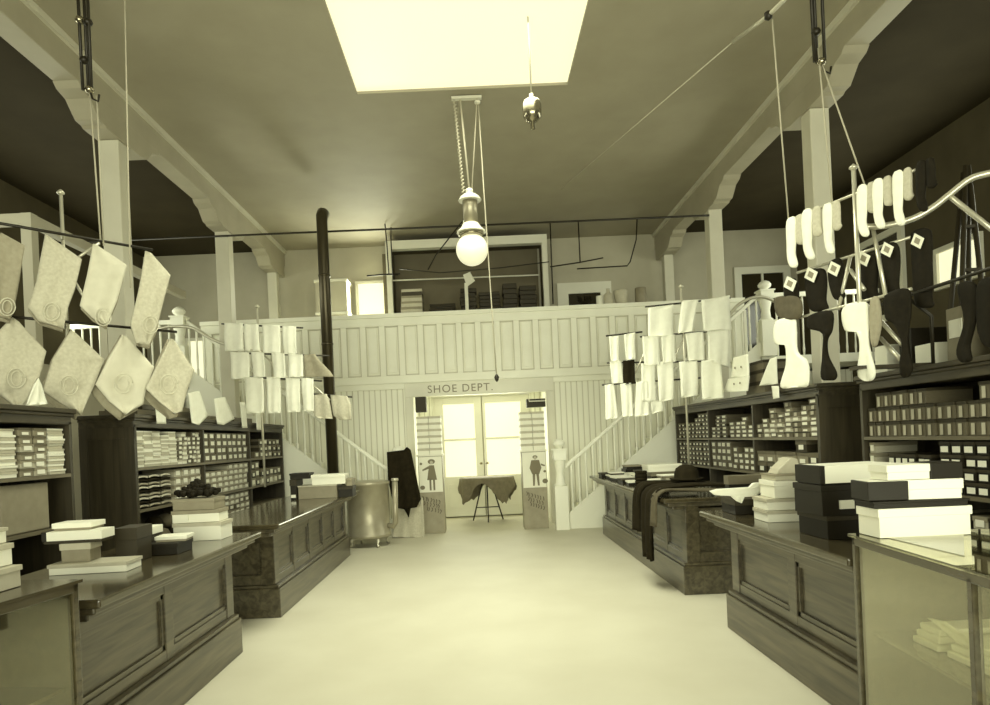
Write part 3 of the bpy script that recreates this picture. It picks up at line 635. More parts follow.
# right rear counter: flat boxes, collars, hat
random.seed(11)
g = 'flat boxes on the right rear counter'
spec = [(1.74, 9.70, .22, .26, 0, .06, M_BLACK, M_BOXD, 'small black box at the stair end'), (1.78, 9.30, .26, .28, 0, .05, M_BLACK, M_BOXW, 'white-lidded box second from the stair end'),
 (1.76, 8.85, .24, .26, 0, .05, M_BLACK, M_BOXW, 'white-lidded box mid way along the aisle edge'), (2.06, 9.55, .28, .3, 0, .11, M_BOXD, M_BLACK, 'tall black box at the back near the stair'),
 (2.02, 9.15, .26, .3, 0, .07, M_BLACK, M_BOXW, 'white-lidded deeper box behind the aisle edge row'), (1.76, 8.40, .22, .28, 0, .045, M_BLACK, M_BOXD, 'flat black box along the aisle edge'),
 (1.75, 7.95, .20, .26, 0, .05, M_BLACK, M_BOXW, 'white-lidded box left of the dark collar stack'), (2.02, 8.72, .32, .34, 0, .09, M_BOXD, M_BOXW, 'broad white-lidded box in the middle of the counter'),
 (2.08, 8.25, .30, .36, 0, .13, M_BOXD, M_BOXG, 'grey-lidded box below the long white box'), (1.96, 7.88, .26, .26, 0, .06, M_BLACK, M_BOXW, 'white-lidded box behind the dark collar stack'),
 (1.74, 7.10, .24, .30, 0, .05, M_BLACK, M_BOXD, 'flat black box beside the draped coat'), (2.05, 7.45, .32, .26, 0, .10, M_BOXD, M_BOXP, 'pale-lidded box behind the bowler hat'),
 (2.04, 8.22, .40, .30, .131, .09, M_BOXW, M_BOXW, 'long white box topmost at the back'), (2.07, 9.56, .22, .26, .111, .05, M_BLACK, M_BOXG, 'grey-lidded box on the tall black box'),
 (2.04, 8.74, .24, .28, .091, .035, M_BLACK, M_BOXD, 'thin black box on the broad white-lidded box'), (1.80, 9.32, .18, .22, .051, .035, M_BOXD, M_BOXW, 'thin white box on the second box from the stairs'),
 (2.00, 7.47, .22, .2, .101, .035, M_BOXG, M_BOXW, 'thin white box behind the hat crown')]
for (x, y, wx, wy, dz, h, bm_, lm_, lab) in spec:
    carton('flat_box', lab+', right rear counter', x, x+wx, y, y+wy, H+dz, h, bm_, lm_, random.uniform(-8, 8) if dz == 0 else 0, .4, group=g)
m = MB()
for k in range(5): m.lathe([(.062, 0), (.068, .006), (.068, .032), (.062, .036)], (1.82, 7.68, H+.001+k*.037), 18)
tag(m.build('collar_stack', M_DARKCL), 'round dark stack of collar cases standing between boxes, right rear counter', 'box')
# coat draped over the right rear counter
def drape(name, label, y0, y1, path, m_, amp, th, nf=3, cat='coat', parent=None, taper=None, seed=1, NS=26, NC=16):
    P = [Vector((a, 0, b)) for a, b in path]; Ls = [0]
    for i in range(1, len(P)): Ls.append(Ls[-1]+(P[i]-P[i-1]).length)
    fr = []
    mb = MB()
    for i in range(NS+1):
        s_ = Ls[-1]*i/NS; k = max(j for j in range(len(P)-1) if Ls[j] <= s_+1e-9)
        p = P[k].lerp(P[k+1], min(1, (s_-Ls[k])/(Ls[k+1]-Ls[k]))); d = (P[k+1]-P[k]).normalized(); n = Vector((d.z, 0, -d.x))
        if n.x > .2 or n.z < -.3: n = -n
        ya, yb = (y0, y1) if taper is None else (y0+(taper[0]-y0)*i/NS, y1+(taper[1]-y1)*i/NS)
        for j in range(NC+1):
            c_ = j/NC; q = amp*(1+math.sin(c_*nf*6.28+seed+.8*math.sin(i*.3)))*(.25+.75*i/NS)
            fr.append(Vector((p.x, ya+(yb-ya)*c_, p.z)) + n*q)
    C = NC+1; fs = [(i*C+j, i*C+j+1, (i+1)*C+j+1, (i+1)*C+j) for i in range(NS) for j in range(NC)]
    mb.add(fr, fs, 0, True); o = mb.build(name, m_, parent)
    s = o.modifiers.new('thickness', 'SOLIDIFY'); s.thickness = th; s.offset = 0
    if parent is None: tag(o, label, cat)
    return o
ct = thing('draped_coat', (1.8, 6.6, H), 'dark coat draped over the front of the right rear counter', 'coat')
Tz = H+.02
drape('coat_body', '', 6.32, 6.92, [(2.34, Tz+.06), (2.0, Tz+.07), (1.72, Tz+.04), (1.655, Tz+.01), (1.635, Tz-.05), (1.62, .6), (1.62, .28)], M_DARKCL, .02, .02, 2.5, parent=ct, taper=(6.42, 6.78))
drape('coat_sleeve', '', 6.90, 7.08, [(2.2, Tz+.05), (1.72, Tz+.05), (1.65, Tz+.02), (1.63, Tz-.05), (1.61, .50)], M_DARKCL, .018, .05, 1, parent=ct, taper=(6.86, 7.06), seed=2)
drape('coat_lining', '', 6.22, 6.36, [(2.40, Tz+.02), (1.72, Tz+.045), (1.65, Tz+.01), (1.63, Tz-.05), (1.615, .62)], M_GREYCL, .012, .02, 1, parent=ct, taper=(6.30, 6.46), seed=3)
m = MB(); m.lathe([(.0, .0), (.15, .0), (.165, .012), (.16, .02), (.125, .012), (.118, .02), (.116, .07), (.10, .115), (.06, .145), (.0, .155)], (2.06, 6.78, 0), 26)
for i, v in enumerate(m.v): m.v[i] = (v[0], 6.78+(v[1]-6.78)*1.12, v[2]+Tz+.105)
tag(m.build('bowler_hat', M_DARKCL), 'dark round bowler hat resting on the coat on the right rear counter', 'hat')
# shirt lying on the dark carton, right counter
m = sheet([(709, 491), (716, 489), (748, 487), (752, 483), (764, 482), (763, 490), (756, 496), (744, 497), (741, 503), (736, 501), (730, 496), (714, 495)], (1.3, 4.79, 2.5, 4.79), thick=.012, amp=.004, pillow=.008)
tag(m.build('white_shirt', M_CLOTH), 'crumpled white shirt spilling over the flat black carton, right counter', 'clothing')
# shirts inside the right showcase
for i, (py, pz, w_, word) in enumerate(((2.52, .567, .30, 'nearer'), (2.80, .567, .16, 'farther'))):
    m = MB()
    for k in range(3): m.box(1.80+.01*k, 2.16, py-w_/2+.008*k, py+w_/2-.01*k, pz+.03*k, pz+.03*k+.026)
    tag(m.build('folded_shirt_pile', M_CLOTH, bevel=.006), '%s pile of folded white shirts on the shelf inside the right showcase' % word, 'clothing', 'shirts inside right showcase')
m = sheet([(928, 618), (945, 622), (958, 632), (975, 634), (982, 655), (978, 640), (962, 644), (954, 640), (944, 632)], (1.82, 3.0, 1.82, 1.5), amp=.006, thick=.01)
tag(m.build('draped_shirt_sleeve', M_CLOTH), 'white shirt sleeve hanging off the shelf inside the right showcase', 'clothing')

# ================================================================== STOVE AND PIPE
t = thing('round_stove', (-1.68, 10.15, 0), 'round sheet metal stove on short curved legs beside the left stair', 'stove')
MB().lathe([(.30, .13), (.325, .14), (.325, .19), (.315, .20), (.315, .90), (.33, .91), (.33, .95), (.30, .96), (.28, .965), (.0, .97)], (-1.68, 10.15, 0), 32).build('drum', M_STOVE, t)
for k in range(4):
    a = math.pi/4+k*math.pi/2-.2; c_, s_ = math.cos(a), math.sin(a)
    MB().tube([(-1.68+c_*.24, 10.15+s_*.24, .14), (-1.68+c_*.30, 10.15+s_*.30, .10), (-1.68+c_*.27, 10.15+s_*.27, .05), (-1.68+c_*.31, 10.15+s_*.31, .012)], [.035, .03, .018, .022], 8).build('leg', M_STEEL, t)
MB().tube([(-1.38, 10.05, .30), (-1.30, 10.02, .29), (-1.265, 10.0, .34), (-1.25, 10.0, .96)], .042, 12).build('draught_pipe', M_STOVE, t)
MB().lathe([(.05, 0), (.052, .01), (.052, .03), (.045, .04)], (-1.25, 10.0, .955), 12).build('pipe_cap', M_STEEL, t)
t = thing('stove_pipe', (-2.28, 10.45, .9), 'tall dark stovepipe rising past the balcony toward the ceiling on the left', 'pipe')
px = -2.24; py = 10.42
MB().tube([(px, py, .97), (px, py, 4.95), (px, py+.02, 5.04), (px+.0, py+.08, 5.10), (px, py+.16, 5.12)], [.085, .085, .09, .092, .088], 16).build('pipe', M_PIPE, t)
for z in (2.0, 3.05, 4.1): MB().lathe([(.086, 0), (.092, .01), (.092, .03), (.086, .04)], (px, py, z), 16).build('collar', M_PIPE, t)
MB().tube([(px, py, 1.0), (px+.02, py-.02, .93), (-1.95, 10.3, .80)], .08, 12).build('lower_elbow', M_PIPE, t)
# coat on the left newel
m = sheet([(387, 452), (391, 452), (397, 457), (407, 447), (411, 450), (415, 470), (421, 499), (417, 507), (411, 508), (409, 517), (404, 509), (397, 508), (393, 503), (388, 480)], (-2, 10.72, 0, 10.72), rows=24, cols=14, amp=.025, nf=2.5, thick=.03)
tag(m.build('hanging_coat', M_DARKCL), 'dark coat hanging on the left newel post above the white bundle', 'coat')
m = sheet([(396, 505), (402, 512), (412, 507), (420, 497), (423, 498), (425, 538), (392, 537)], (-2, 10.80, 0, 10.80), rows=16, cols=14, amp=.02, nf=3, thick=.02)
tag(m.build('white_cloth_bundle', M_CLOTH2), 'white cloth hanging beneath the dark coat at the left newel', 'clothing')

# ================================================================== DISPLAY COLUMNS, TABLE, SIGN
def display_column(sg, x0, x1, lab, girl):
    y0, y1 = 11.15, 11.5; t = thing('display_stand', ((x0+x1)/2, (y0+y1)/2, 0), lab, 'display stand', 'display columns'); t['kind'] = 'thing'
    MB().box(x0, x1, y0, y1, 0, 1.27).build('body', M_CLOTH2 if False else mat('pale_column_paint', .34, .6, 'noise', .28, 3), t, bevel=.006)
    MB().box(x0-.02, x1+.02, y0-.02, y1+.02, 1.27, 1.295).build('top_board', M_WHITE, t)
    p = MB(); zc0, zc1 = .68, 1.26; p.box(x0+.01, x1-.01, y0-.008, y0, zc0, zc1)
    po = p.build('poster', M_BOXW, t)
    cx_ = (x0+x1)/2+.02; f = MB(); yy = y0-.012
    def blob(pts, mi=0): f.prism([Vector((cx_+a*1.15, yy, zc0+b_)) for a, b_ in pts], (0, .004, 0), mi)
    def disc(a, b_, r, mi=0, sq=1): blob([(a+r*math.cos(k*math.pi/6), b_+sq*r*math.sin(k*math.pi/6)) for k in range(12)], mi)
    disc(0, .50, .052 if girl else .036, 0, .8); f.prism([Vector((cx_+.026*math.cos(k*.628), yy-.003, zc0+.485+.03*math.sin(k*.628))) for k in range(10)], (0, .003, 0), 1)
    if girl:
        blob([(-.035, .44), (.035, .44), (.07, .2), (-.07, .2)]); blob([(-.04, .21), (-.012, .21), (-.014, .03), (-.04, .03)]); blob([(.012, .21), (.04, .21), (.04, .03), (.014, .03)])
        blob([(-.04, .43), (-.03, .39), (-.13, .35), (-.135, .375)]); disc(-.14, .08, .035); disc(-.15, .47, .02, 0)
    else:
        blob([(-.055, .45), (.055, .45), (.085, .32), (.05, .22), (-.05, .22), (-.085, .32)]); blob([(-.045, .23), (-.006, .23), (-.02, .03), (-.045, .03)]); blob([(.006, .23), (.045, .23), (.05, .03), (.025, .03)])
        disc(.13, .10, .04); disc(.13, .26, .02); blob([(.08, .36), (.13, .34), (.14, .36), (.08, .39)])
    f.build('poster_figure', [mat('poster_print', .20, .8), M_BOXP], po)
    q = MB(); random.seed(5 if girl else 6)
    for r_ in range(3):
        for k in range(7):
            a = x0+.05+k*.045+random.uniform(-.01, .01)+(.03*r_); z = .62-r_*.085-k*.012*(1 if girl else 1.3)
            if a > x1-.05: continue
            q.tube([(a, y0-.002, z), (a+random.uniform(.005, .02), y0-.002, z-.03), (a+random.uniform(-.01, .015), y0-.002, z-.065)], .007, 4)
    q.build('lettering_strokes', mat('poster_lettering', .08, .8), t)
    n = 0
    for c_ in range(2):
        for k in range(6):
            w_ = (x1-x0)/2; h = .105
            tb = MB(); a = x0+c_*w_+.004; tb.box(a, a+w_-.008, y0+.01, y1-.02, 1.296+k*h, 1.296+k*h+.066); tb.box(a-.003, a+w_-.005, y0+.007, y1-.017, 1.296+k*h+.066, 1.296+k*h+.103, 1)
            o = tb.build('shoe_box', [M_BOXW, M_BOXP]); tag(o, 'white shoe box, %s up in the %s stack on the %s display column' % (ORD[k+1], 'left' if c_ == 0 else 'right', 'left' if sg < 0 else 'right'), 'box', 'shoe boxes on display columns')
display_column(-1, -1.00, -.60, 'pale display column with child poster at the left of the rear opening', True)
display_column(1, .70, 1.10, 'pale display column with boy poster at the right of the rear opening', False)
m = MB().box(-1.04, -.86, 11.6, 11.8, 2.02, 2.28); tag(m.build('wall_cabinet', M_BOXD), 'small dark box fixed high in the left corner of the opening', 'box')
t = thing('wall_fixture', (1.0, 11.7, 2.0), 'dark bracket fixture high in the right corner of the opening', 'fixture')
MB().box(.86, 1.18, 11.62, 11.8, 2.02, 2.16).build('fixture_box', M_BOXD, t); MB().tube([(.74, 11.6, 2.26), (.9, 11.6, 2.26), (.9, 11.6, 2.12), (1.18, 11.6, 2.12)], .012, 8).build('fixture_pipe', M_WHITE, t)
# sign
cu = bpy.data.curves.new('sign_text', 'FONT'); cu.body = 'SHOE DEPT.'; cu.size = .19; cu.extrude = .002; cu.align_x = 'CENTER'; cu.space_character = 1.15
so = bpy.data.objects.new('sign_lettering', cu); COL.objects.link(so); so.location = (-.27, BY-.054, OZ+.055); so.rotation_euler = (math.radians(90), 0, 0)
cu.materials.append(M_INKG); bpy.context.view_layer.update(); me_ = bpy.data.meshes.new_from_object(so.evaluated_get(bpy.context.evaluated_depsgraph_get())); mw = (so.location.copy(), so.rotation_euler.copy()); bpy.data.objects.remove(so)
so = bpy.data.objects.new('sign_lettering', me_); COL.objects.link(so); so.location, so.rotation_euler = mw; tag(so, 'faded grey SHOE DEPT. lettering on the header above the opening', 'sign')
# table
t = thing('draped_table', (.12, 12.5, 0), 'small table with pointed fringed cloth in front of the glazed doors', 'table')
r_ = .44; cxx, cyy, zt = .125, 12.5, .80
MB().lathe([(.0, 0), (.46, 0), (.47, .01), (.47, .022), (.0, .025)], (cxx, cyy, zt-.03), 28).build('table_top', M_BOXM, t)
for k in range(3):
    a = -math.pi/2+k*2*math.pi/3; MB().tube([(cxx+.08*math.cos(a), cyy+.08*math.sin(a), zt-.03), (cxx+.20*math.cos(a)*1.6, cyy+.25*math.sin(a), .01)], .013, 8).build('leg', M_BOXD, t)
MB().tube([(cxx-.2, cyy, .26), (cxx+.2, cyy, .26)], .01, 6).build('stretcher', M_BOXD, t)
m = MB(); n = 96; vs = []; prof = []
for k in range(n):
    a = 2*math.pi*k/n; q = abs(math.sin(2*(a-math.radians(-10))))      # four corners
    hang = .08+.36*q**2.0; rr = .49+.012*math.sin(a*9)
    for j in range(7):
        h = j/6; vs.append((cxx+(rr+ .03*h*math.sin(a*12))*math.cos(a)*(1+.05*h), cyy+(rr+.03*h*math.sin(a*12))*math.sin(a)*(1+.05*h), zt+.004-hang*h*(1+.05*math.sin(a*40)*h)))
fs = [(k*7+j, ((k+1) % n)*7+j, ((k+1) % n)*7+j+1, k*7+j+1) for k in range(n) for j in range(6)]
vs.append((cxx, cyy, zt+.004)); fs += [(n*7, k*7, ((k+1) % n)*7) for k in range(n)]
m.add(vs, fs, 0, True); o = m.build('tablecloth', mat('mid_grey_cloth', .17, .85, 'noise', .13, 6)); sd = o.modifiers.new('thickness', 'SOLIDIFY'); sd.thickness = .005; sd.offset = 1
tag(o, 'grey cloth with pointed fringed corners over the small table by the doors', 'tablecloth')

# ================================================================== HANGING LAMP AND WEIGHT
L0 = PD(472, 250, 7.9)
t = thing('arc_lamp', (L0.x, L0.y, L0.z), 'hanging arc lamp with round white globe in the middle of the hall', 'lamp')
m = MB(); m.lathe([(.185*math.sin(a), -.185*math.cos(a)) for a in [math.pi*k/14 for k in range(0, 13)]], (L0.x, L0.y, L0.z), 28).build('globe', M_GLOBE, t)
MB().lathe([(.12, 0), (.145, .01), (.145, .03), (.12, .04)], (L0.x, L0.y, L0.z+.155), 24).build('globe_ring', M_BRASS, t)
MB().lathe([(.17, 0), (.165, .02), (.12, .06), (.09, .11)], (L0.x, L0.y, L0.z+.195), 24).build('reflector', M_LAMPW, t)
MB().lathe([(.085, 0), (.085, .19), (.088, .20), (.088, .26)], (L0.x, L0.y, L0.z+.305), 22).build('housing', M_LAMP, t)
MB().lathe([(.13, 0), (.135, .012), (.11, .05), (.06, .085), (.03, .09), (.045, .11), (.04, .14), (.0, .16)], (L0.x, L0.y, L0.z+.565), 22).build('cap', M_LAMPW, t)
topz = CZ-.01; lz = L0.z+.70
A = PD(463, 96, 7.9); 
m = MB(); m.tube([(L0.x-.0, L0.y, lz), (L0.x-.06, L0.y, topz)], .012, 6); m.build('suspension_cord', M_ROPE, t)
m = MB(); m.tube([(L0.x+.03, L0.y, lz), (L0.x+.14, L0.y, topz)], .007, 6); m.build('suspension_cord', M_ROPE, t)
m = MB(); nn = 26
for k in range(nn):
    z = lz-.03+(topz-lz)*k/nn; x = L0.x-.07-.06*k/nn
    m.tube([(x-.018, L0.y, z), (x+.018, L0.y, z+.03)], .007, 5)
m.tube([(L0.x-.07, L0.y, lz-.03), (L0.x-.13, L0.y, topz)], .006, 5)
m.build('chain', M_ROPE, t)
m = MB(); m.box(L0.x-.16, L0.x+.19, L0.y-.03, L0.y+.03, topz-.03, topz-.0); m.lathe([(.02, 0), (.035, .01), (.035, .03), (.02, .04)], (L0.x+.14, L0.y, topz-.09), 12); m.build('ceiling_pulley', M_LAMPW, t)
MB().tube([(L0.x+.15, L0.y, topz-.06), (L0.x+.17, L0.y, 4.3), (L0.x+.20, L0.y, 3.0), (L0.x+.22, L0.y, 2.25)], .007, 6).build('pull_cord', M_ROPE, t)
MB().lathe([(.0, -.06), (.018, -.04), (.03, .0), (.012, .03), (.0, .04)], (L0.x+.22, L0.y, 2.22), 10).build('cord_weight', M_IRON, t)
W0 = PD(532, 110, 6.5)
t = thing('counterweight', (W0.x, W0.y, W0.z), 'polished metal counterweight hanging on a cord under the skylight', 'weight')
MB().lathe([(.0, -.19), (.022, -.185), (.022, -.12), (.05, -.11), (.085, -.07), (.09, -.03), (.09, .04), (.075, .085), (.03, .11), (.022, .12), (.022, .15), (.0, .16)], (W0.x, W0.y, W0.z), 24).build('weight_body', M_BRASS, t)
MB().tube([(W0.x, W0.y, W0.z+.15), (W0.x, W0.y, CZ+.02)], .007, 6).build('cord', M_ROPE, t)

# ================================================================== MEZZANINE GOODS
mz = 2.641
m = MB().tube([(-1.6, 13.0, 4.62), (1.3, 13.0, 4.60)], .014, 6); tag(m.build('hanging_rail', M_WHITE), 'pale horizontal rail crossing the store recess on the mezzanine', 'rail')
t = thing('goods_table', (-.1, 13.0, mz), 'long dark table of goods inside the mezzanine recess', 'table')
MB().box(-1.55, 1.25, 12.55, 12.93, 3.85, 3.90).build('table_top', M_BOXM, t)
for x in (-1.5, 1.18):
    for y in (12.57, 12.87): MB().box(x, x+.05, y, y+.05, mz, 3.85).build('leg', M_BOXM, t)
for k in range(4):
    h = (.12, .10, .10, .12)[k]; z = 3.902+sum((.12, .10, .10, .12)[:k])+.002*k
    m = MB(); m.box(-1.32+.01*k, -.92, 12.6, 12.9, z, z+h*.6); m.box(-1.325+.01*k, -.915, 12.595, 12.905, z+h*.6, z+h, 1)
    tag(m.build('stacked_box', [M_BOXP, M_BOXG] if k < 3 else [M_INK, M_BOXP]), '%s box of the pale stack on the mezzanine goods table' % ('lowest', 'second', 'third', 'topmost dark fronted')[k], 'box', 'pale stack on the mezzanine')
random.seed(2)
for k, (x0, x1, hh, word) in enumerate(((-.80, -.30, .16, 'left'), (-.22, .10, .42, 'left of centre'), (.12, .55, .34, 'centre'), (.57, .86, .48, 'right of centre'), (.88, 1.22, .42, 'right'))):
    m = MB(); ns = 5
    for q in range(ns): m.box(x0+random.uniform(0, .03), x1-random.uniform(0, .03), 12.6+random.uniform(0, .02), 12.88, 3.903+q*hh/ns, 3.903+(q+1)*hh/ns-.004)
    tag(m.build('dark_goods_pile', M_BOXD, bevel=.008), '%s dark pile of folded goods on the mezzanine table' % word, 'clothing', 'dark piles on the mezzanine')
# pale crates left of the bright window
for k in range(3):
    m = MB(); z = mz+(0, .80, 1.46)[k]; hh = (.79, .65, .62)[k]; m.box(-3.0, -2.40, 13.1, 13.6, z, z+hh); m.box(-3.02, -2.38, 13.08, 13.62, z+hh-.05, z+hh-.001, 1)
    tag(m.build('storage_crate', [M_WALLB, M_WHITE]), '%s pale crate stacked left of the mezzanine window' % ('bottom', 'middle', 'top')[k], 'crate', 'pale crates on the mezzanine')
# rods and pipes hanging over the mezzanine
def rod(name, pts, D, r, m_, lab, cat='pipe', grp=None):
    m = MB().tube([PD(x, y, D) for x, y in pts], r, 6); return tag(m.build(name, m_), lab, cat, grp)
ceil_y = lambda x, D: CY-K*(x-CX)-(CZ-CH)*F/D
rod('hanging_pipe', [(385, ceil_y(385, 12.3)+1), (387, 245), (389, 275), (398, 275)], 12.3, .012, M_IRON, 'left of two dark pipes dropping from the ceiling beside the recess')
rod('hanging_pipe', [(391, ceil_y(391, 12.5)+1), (391, 240), (393, 276)], 12.5, .012, M_IRON, 'right of two dark pipes dropping from the ceiling beside the recess')
rod('gas_pipe', [(367, 276), (380, 275), (400, 274)], 12.29, .014, M_IRON, 'short dark horizontal pipe left of the mezzanine recess')
rod('hanging_pipe', [(550, ceil_y(550, 12.6)+1), (551, 250), (553, 304)], 12.6, .012, M_IRON, 'dark pipe dropping from the ceiling at the right side of the recess')
rod('hanging_pipe', [(578, ceil_y(578, 12.6)+1), (579, 240), (580, 262)], 12.6, .012, M_IRON, 'dark pipe dropping to the slanting rod right of the recess')
rod('slanting_rod', [(550, 267), (580, 262.5), (603, 258)], 12.57, .012, M_IRON, 'dark slanting rod right of the mezzanine recess', 'rod')
rod('gas_bracket', [(637, ceil_y(637, 12.6)+1), (636, 240), (630, 262), (627, 266), (577, 269)], 12.6, .012, M_IRON, 'bent dark gas pipe hanging near the right rear pillar')
rod('slanting_rod', [(462, 222), (436, 255), (428, 270)], 12.2, .012, M_IRON, 'dark slanting rod crossing the recess behind the lamp', 'rod')
rod('slanting_rod', [(400, 269), (440, 273), (500, 268), (549, 262)], 12.25, .009, M_IRON, 'long thin dark rod crossing the mezzanine recess', 'rod')
m = sheet([(463, 275), (470, 272), (475, 281), (467, 287)], (-1, 12.3, 1, 12.3), thick=.006, amp=.004); tag(m.build('paper_tag', M_WHITE), 'pale square tag hanging below the lamp over the mezzanine', 'tag')
m = MB().box(-.12, -.06, 12.3, 12.36, mz, 4.35); tag(m.build('white_post', M_WHITE), 'thin white post on the mezzanine below the lamp', 'post')
# things on the balcony rail
zr = 3.772
m = MB().lathe([(.05, 0), (.055, .01), (.055, .15), (.05, .16)], (2.24, 11.95, zr), 14); tag(m.build('white_mug', M_BOXW), 'white mug standing on the balcony rail', 'cup')
m = MB().lathe([(.07, 0), (.085, .02), (.085, .17), (.03, .22), (.03, .27), (.036, .28)], (2.40, 11.95, zr), 14); tag(m.build('pale_jar', M_BOXP), 'pale jar beside the mug on the balcony rail', 'jar')
m = MB().lathe([(.08, 0), (.10, .02), (.13, .22), (.125, .24)], (2.62, 11.95, zr), 14); tag(m.build('pale_basket', M_BOXP), 'pale round basket on the balcony rail', 'basket')
m = MB().lathe([(.09, 0), (.10, .02), (.10, .26), (.09, .27)], (2.97, 11.95, zr), 14); tag(m.build('grey_canister', M_BOXG), 'grey canister rightmost on the balcony rail', 'canister')
m = MB()
for k in range(30):
    a = random.uniform(0, 6.28); m.tube([(1.98, 11.96, zr+.02), (1.98+.12*math.cos(a), 11.96+.06*math.sin(a), zr+.08+random.uniform(0, .10))], [.012, .02], 4)
tag(m.build('dark_bundle', M_DARKCL), 'spiky dark bundle lying on the balcony rail left of the mug', 'bundle')

# ================================================================== SWING RACKS WITH HANGING GOODS
def rackplane(x1, y1, x2, y2, Z):
    a, b_ = PZ(x1, y1, Z), PZ(x2, y2, Z); return (a.x, a.y, b_.x, b_.y)
def rack(lab, px_, py_, z0, z1, rods, braces=(), curved=(), floor_foot=None):
    t = thing('display_rack', (px_, py_, z0), lab, 'display rack', 'swing-arm display racks')
    po_ = MB().tube([(px_, py_, z0), (px_, py_, z1)], .014, 8).build('post', M_STEEL, t)
    MB().lathe([(.014, 0), (.028, .01), (.028, .02), (.016, .035), (.0, .045)], (px_, py_, z1), 10).build('finial', M_STEEL, po_)
    MB().lathe([(.07, 0), (.06, .015), (.02, .03)], (px_, py_, z0), 12).build('foot_plate', M_STEEL, t)
    for (pl, Z) in rods:
        MB().tube([(pl[0], pl[1], Z), (pl[2], pl[3], Z)], .011, 8).build('arm', M_STEEL if Z < 0 else M_IRON, t)
    for b_ in braces: MB().tube(b_, .012, 8).build('brace', M_STEEL, t)
    for b_ in curved: MB().tube(b_, .018, 10).build('curved_arm', M_STEEL, t)
    return t
def smooth(pts, n=6):
    out = []
    P = [pts[0]]+list(pts)+[pts[-1]]
    for i in range(1, len(P)-2):
        for k in range(n):
            t_ = k/n; a, b_, c_, d = P[i-1], P[i], P[i+1], P[i+2]
            out.append(tuple(.5*((2*b_[j])+(-a[j]+c_[j])*t_+(2*a[j]-5*b_[j]+4*c_[j]-d[j])*t_*t_+(-a[j]+3*b_[j]-3*c_[j]+d[j])*t_**3) for j in range(2)))
    return out+[tuple(pts[-1])]
# ---- near left rack
hA, hB = 3.22, 2.56
pA = rackplane(-40, 216.5, 153, 250, hA); pB = rackplane(7, 316.5, 177, 332, hB)
PL = (-3.10, 5.13)
def onpl(pl, x):   # point of a rack plane seen at column x
    p = PV(x, 300, pl); return p.x, p.y
xa, ya = onpl(pA, 66); PL = (xa*1.022, ya*1.022)
br = [PV(76, 283, pB), PV(100, 324, pB)]
rack('swing-arm rack in the left foreground hung with large white linens', PL[0], PL[1], 1.90, PD(63, 195, PL[1]).z, [(pA, hA), (pB, hB)],
     [[(PL[0], PL[1], hA), (xa, ya, hA)], [tuple(PV(76, 283, pA)), tuple(PV(101, 326, pB))], [(PL[0], PL[1], 2.56), tuple(PV(66, 322, pB))], [(PL[0], PL[1], 3.0), tuple(PV(100, 243, pA))]])
MB().box(min(PL[0]-.1, -3.35), PL[0]+.06, PL[1]-.06, PL[1]+.06, 1.876, 1.90).build('bracket_board', M_SHELF, bpy.data.objects['display_rack'])
def emblem(x, y, r, pl, parent, off):
    dx, dy = pl[2]-pl[0], pl[3]-pl[1]; L = math.hypot(dx, dy); nrm = Vector((dy/L, -dx/L, 0)); nrm = nrm if nrm.y < 0 else -nrm
    pts = [PV(x+r*math.cos(k*math.pi/8), y+r*1.1*math.sin(k*math.pi/8), pl)+nrm*off for k in range(17)]
    pts2 = [PV(x+r*.6*math.cos(k*math.pi/8), y+r*.8*math.sin(k*math.pi/8), pl)+nrm*off for k in range(17)]
    MB().tube(pts, .004, 6).tube(pts2, .003, 6).build('embossed_ring', M_BOXL, parent)
g = 'white linens on the left foreground rack'
linA = [([(-6, 236), (0, 234), (24, 247), (18, 283), (14, 306), (9, 320), (-6, 316)], (6, 308), M_CLOTH3, 'grey-white linen cut off by the left photo edge, upper row'),
        ([(45, 235), (50, 238), (81, 260), (74, 288), (67, 306), (62, 329), (38, 322), (27, 308), (36, 282)], (50, 313), M_CLOTH2, 'patterned linen hung by one corner, second in the upper row'),
        ([(92, 245), (97, 247), (126, 266), (117, 300), (106, 326), (92, 318), (80, 306), (86, 278)], (101, 318), M_BOXL, 'plain white linen hung by one corner, third in the upper row'),
        ([(144, 252), (150, 254), (169, 276), (162, 303), (155, 331), (148, 346), (136, 343), (130, 325), (138, 288)], (148, 326), M_CLOTH2, 'rightmost patterned linen of the upper row, by the pillar')]
for i, (po, em, mt, lab) in enumerate(linA):
    o = sheet(po, pA, 20, 12, .016, 1.2, .012, off=.02+.004*i).build('hanging_linen', mt); tag(o, lab, 'linen', g)
    emblem(em[0], em[1], 8, pA, o, .045+.004*i)
    sheet([(x+1.5, y if y < em[1]-30 else y+3) for x, y in po], pA, 18, 10, .012, 1.2, .008, off=-.012).build('under_layer', M_CLOTH3, o)
linB = [([(12, 318), (18, 322), (45, 352), (36, 385), (25, 402), (18, 411), (8, 402), (-5, 392), (-5, 335)], (15, 379), M_CLOTH2, 'leftmost kite-shaped linen of the lower row'),
        ([(70, 331), (75, 334), (103, 360), (94, 385), (86, 402), (80, 415), (62, 404), (43, 391), (52, 360)], (67, 386), M_CLOTH2, 'second kite-shaped linen of the lower row'),
        ([(121, 335), (125, 337), (152, 368), (145, 388), (142, 405), (124, 415), (108, 402), (94, 385), (106, 360)], (121, 384), M_BOXL, 'third kite-shaped linen of the lower row'),
        ([(168, 339), (172, 341), (193, 371), (186, 392), (181, 412), (172, 414), (157, 402), (144, 389), (156, 364)], (166, 385), M_CLOTH2, 'rightmost kite-shaped linen of the lower row')]
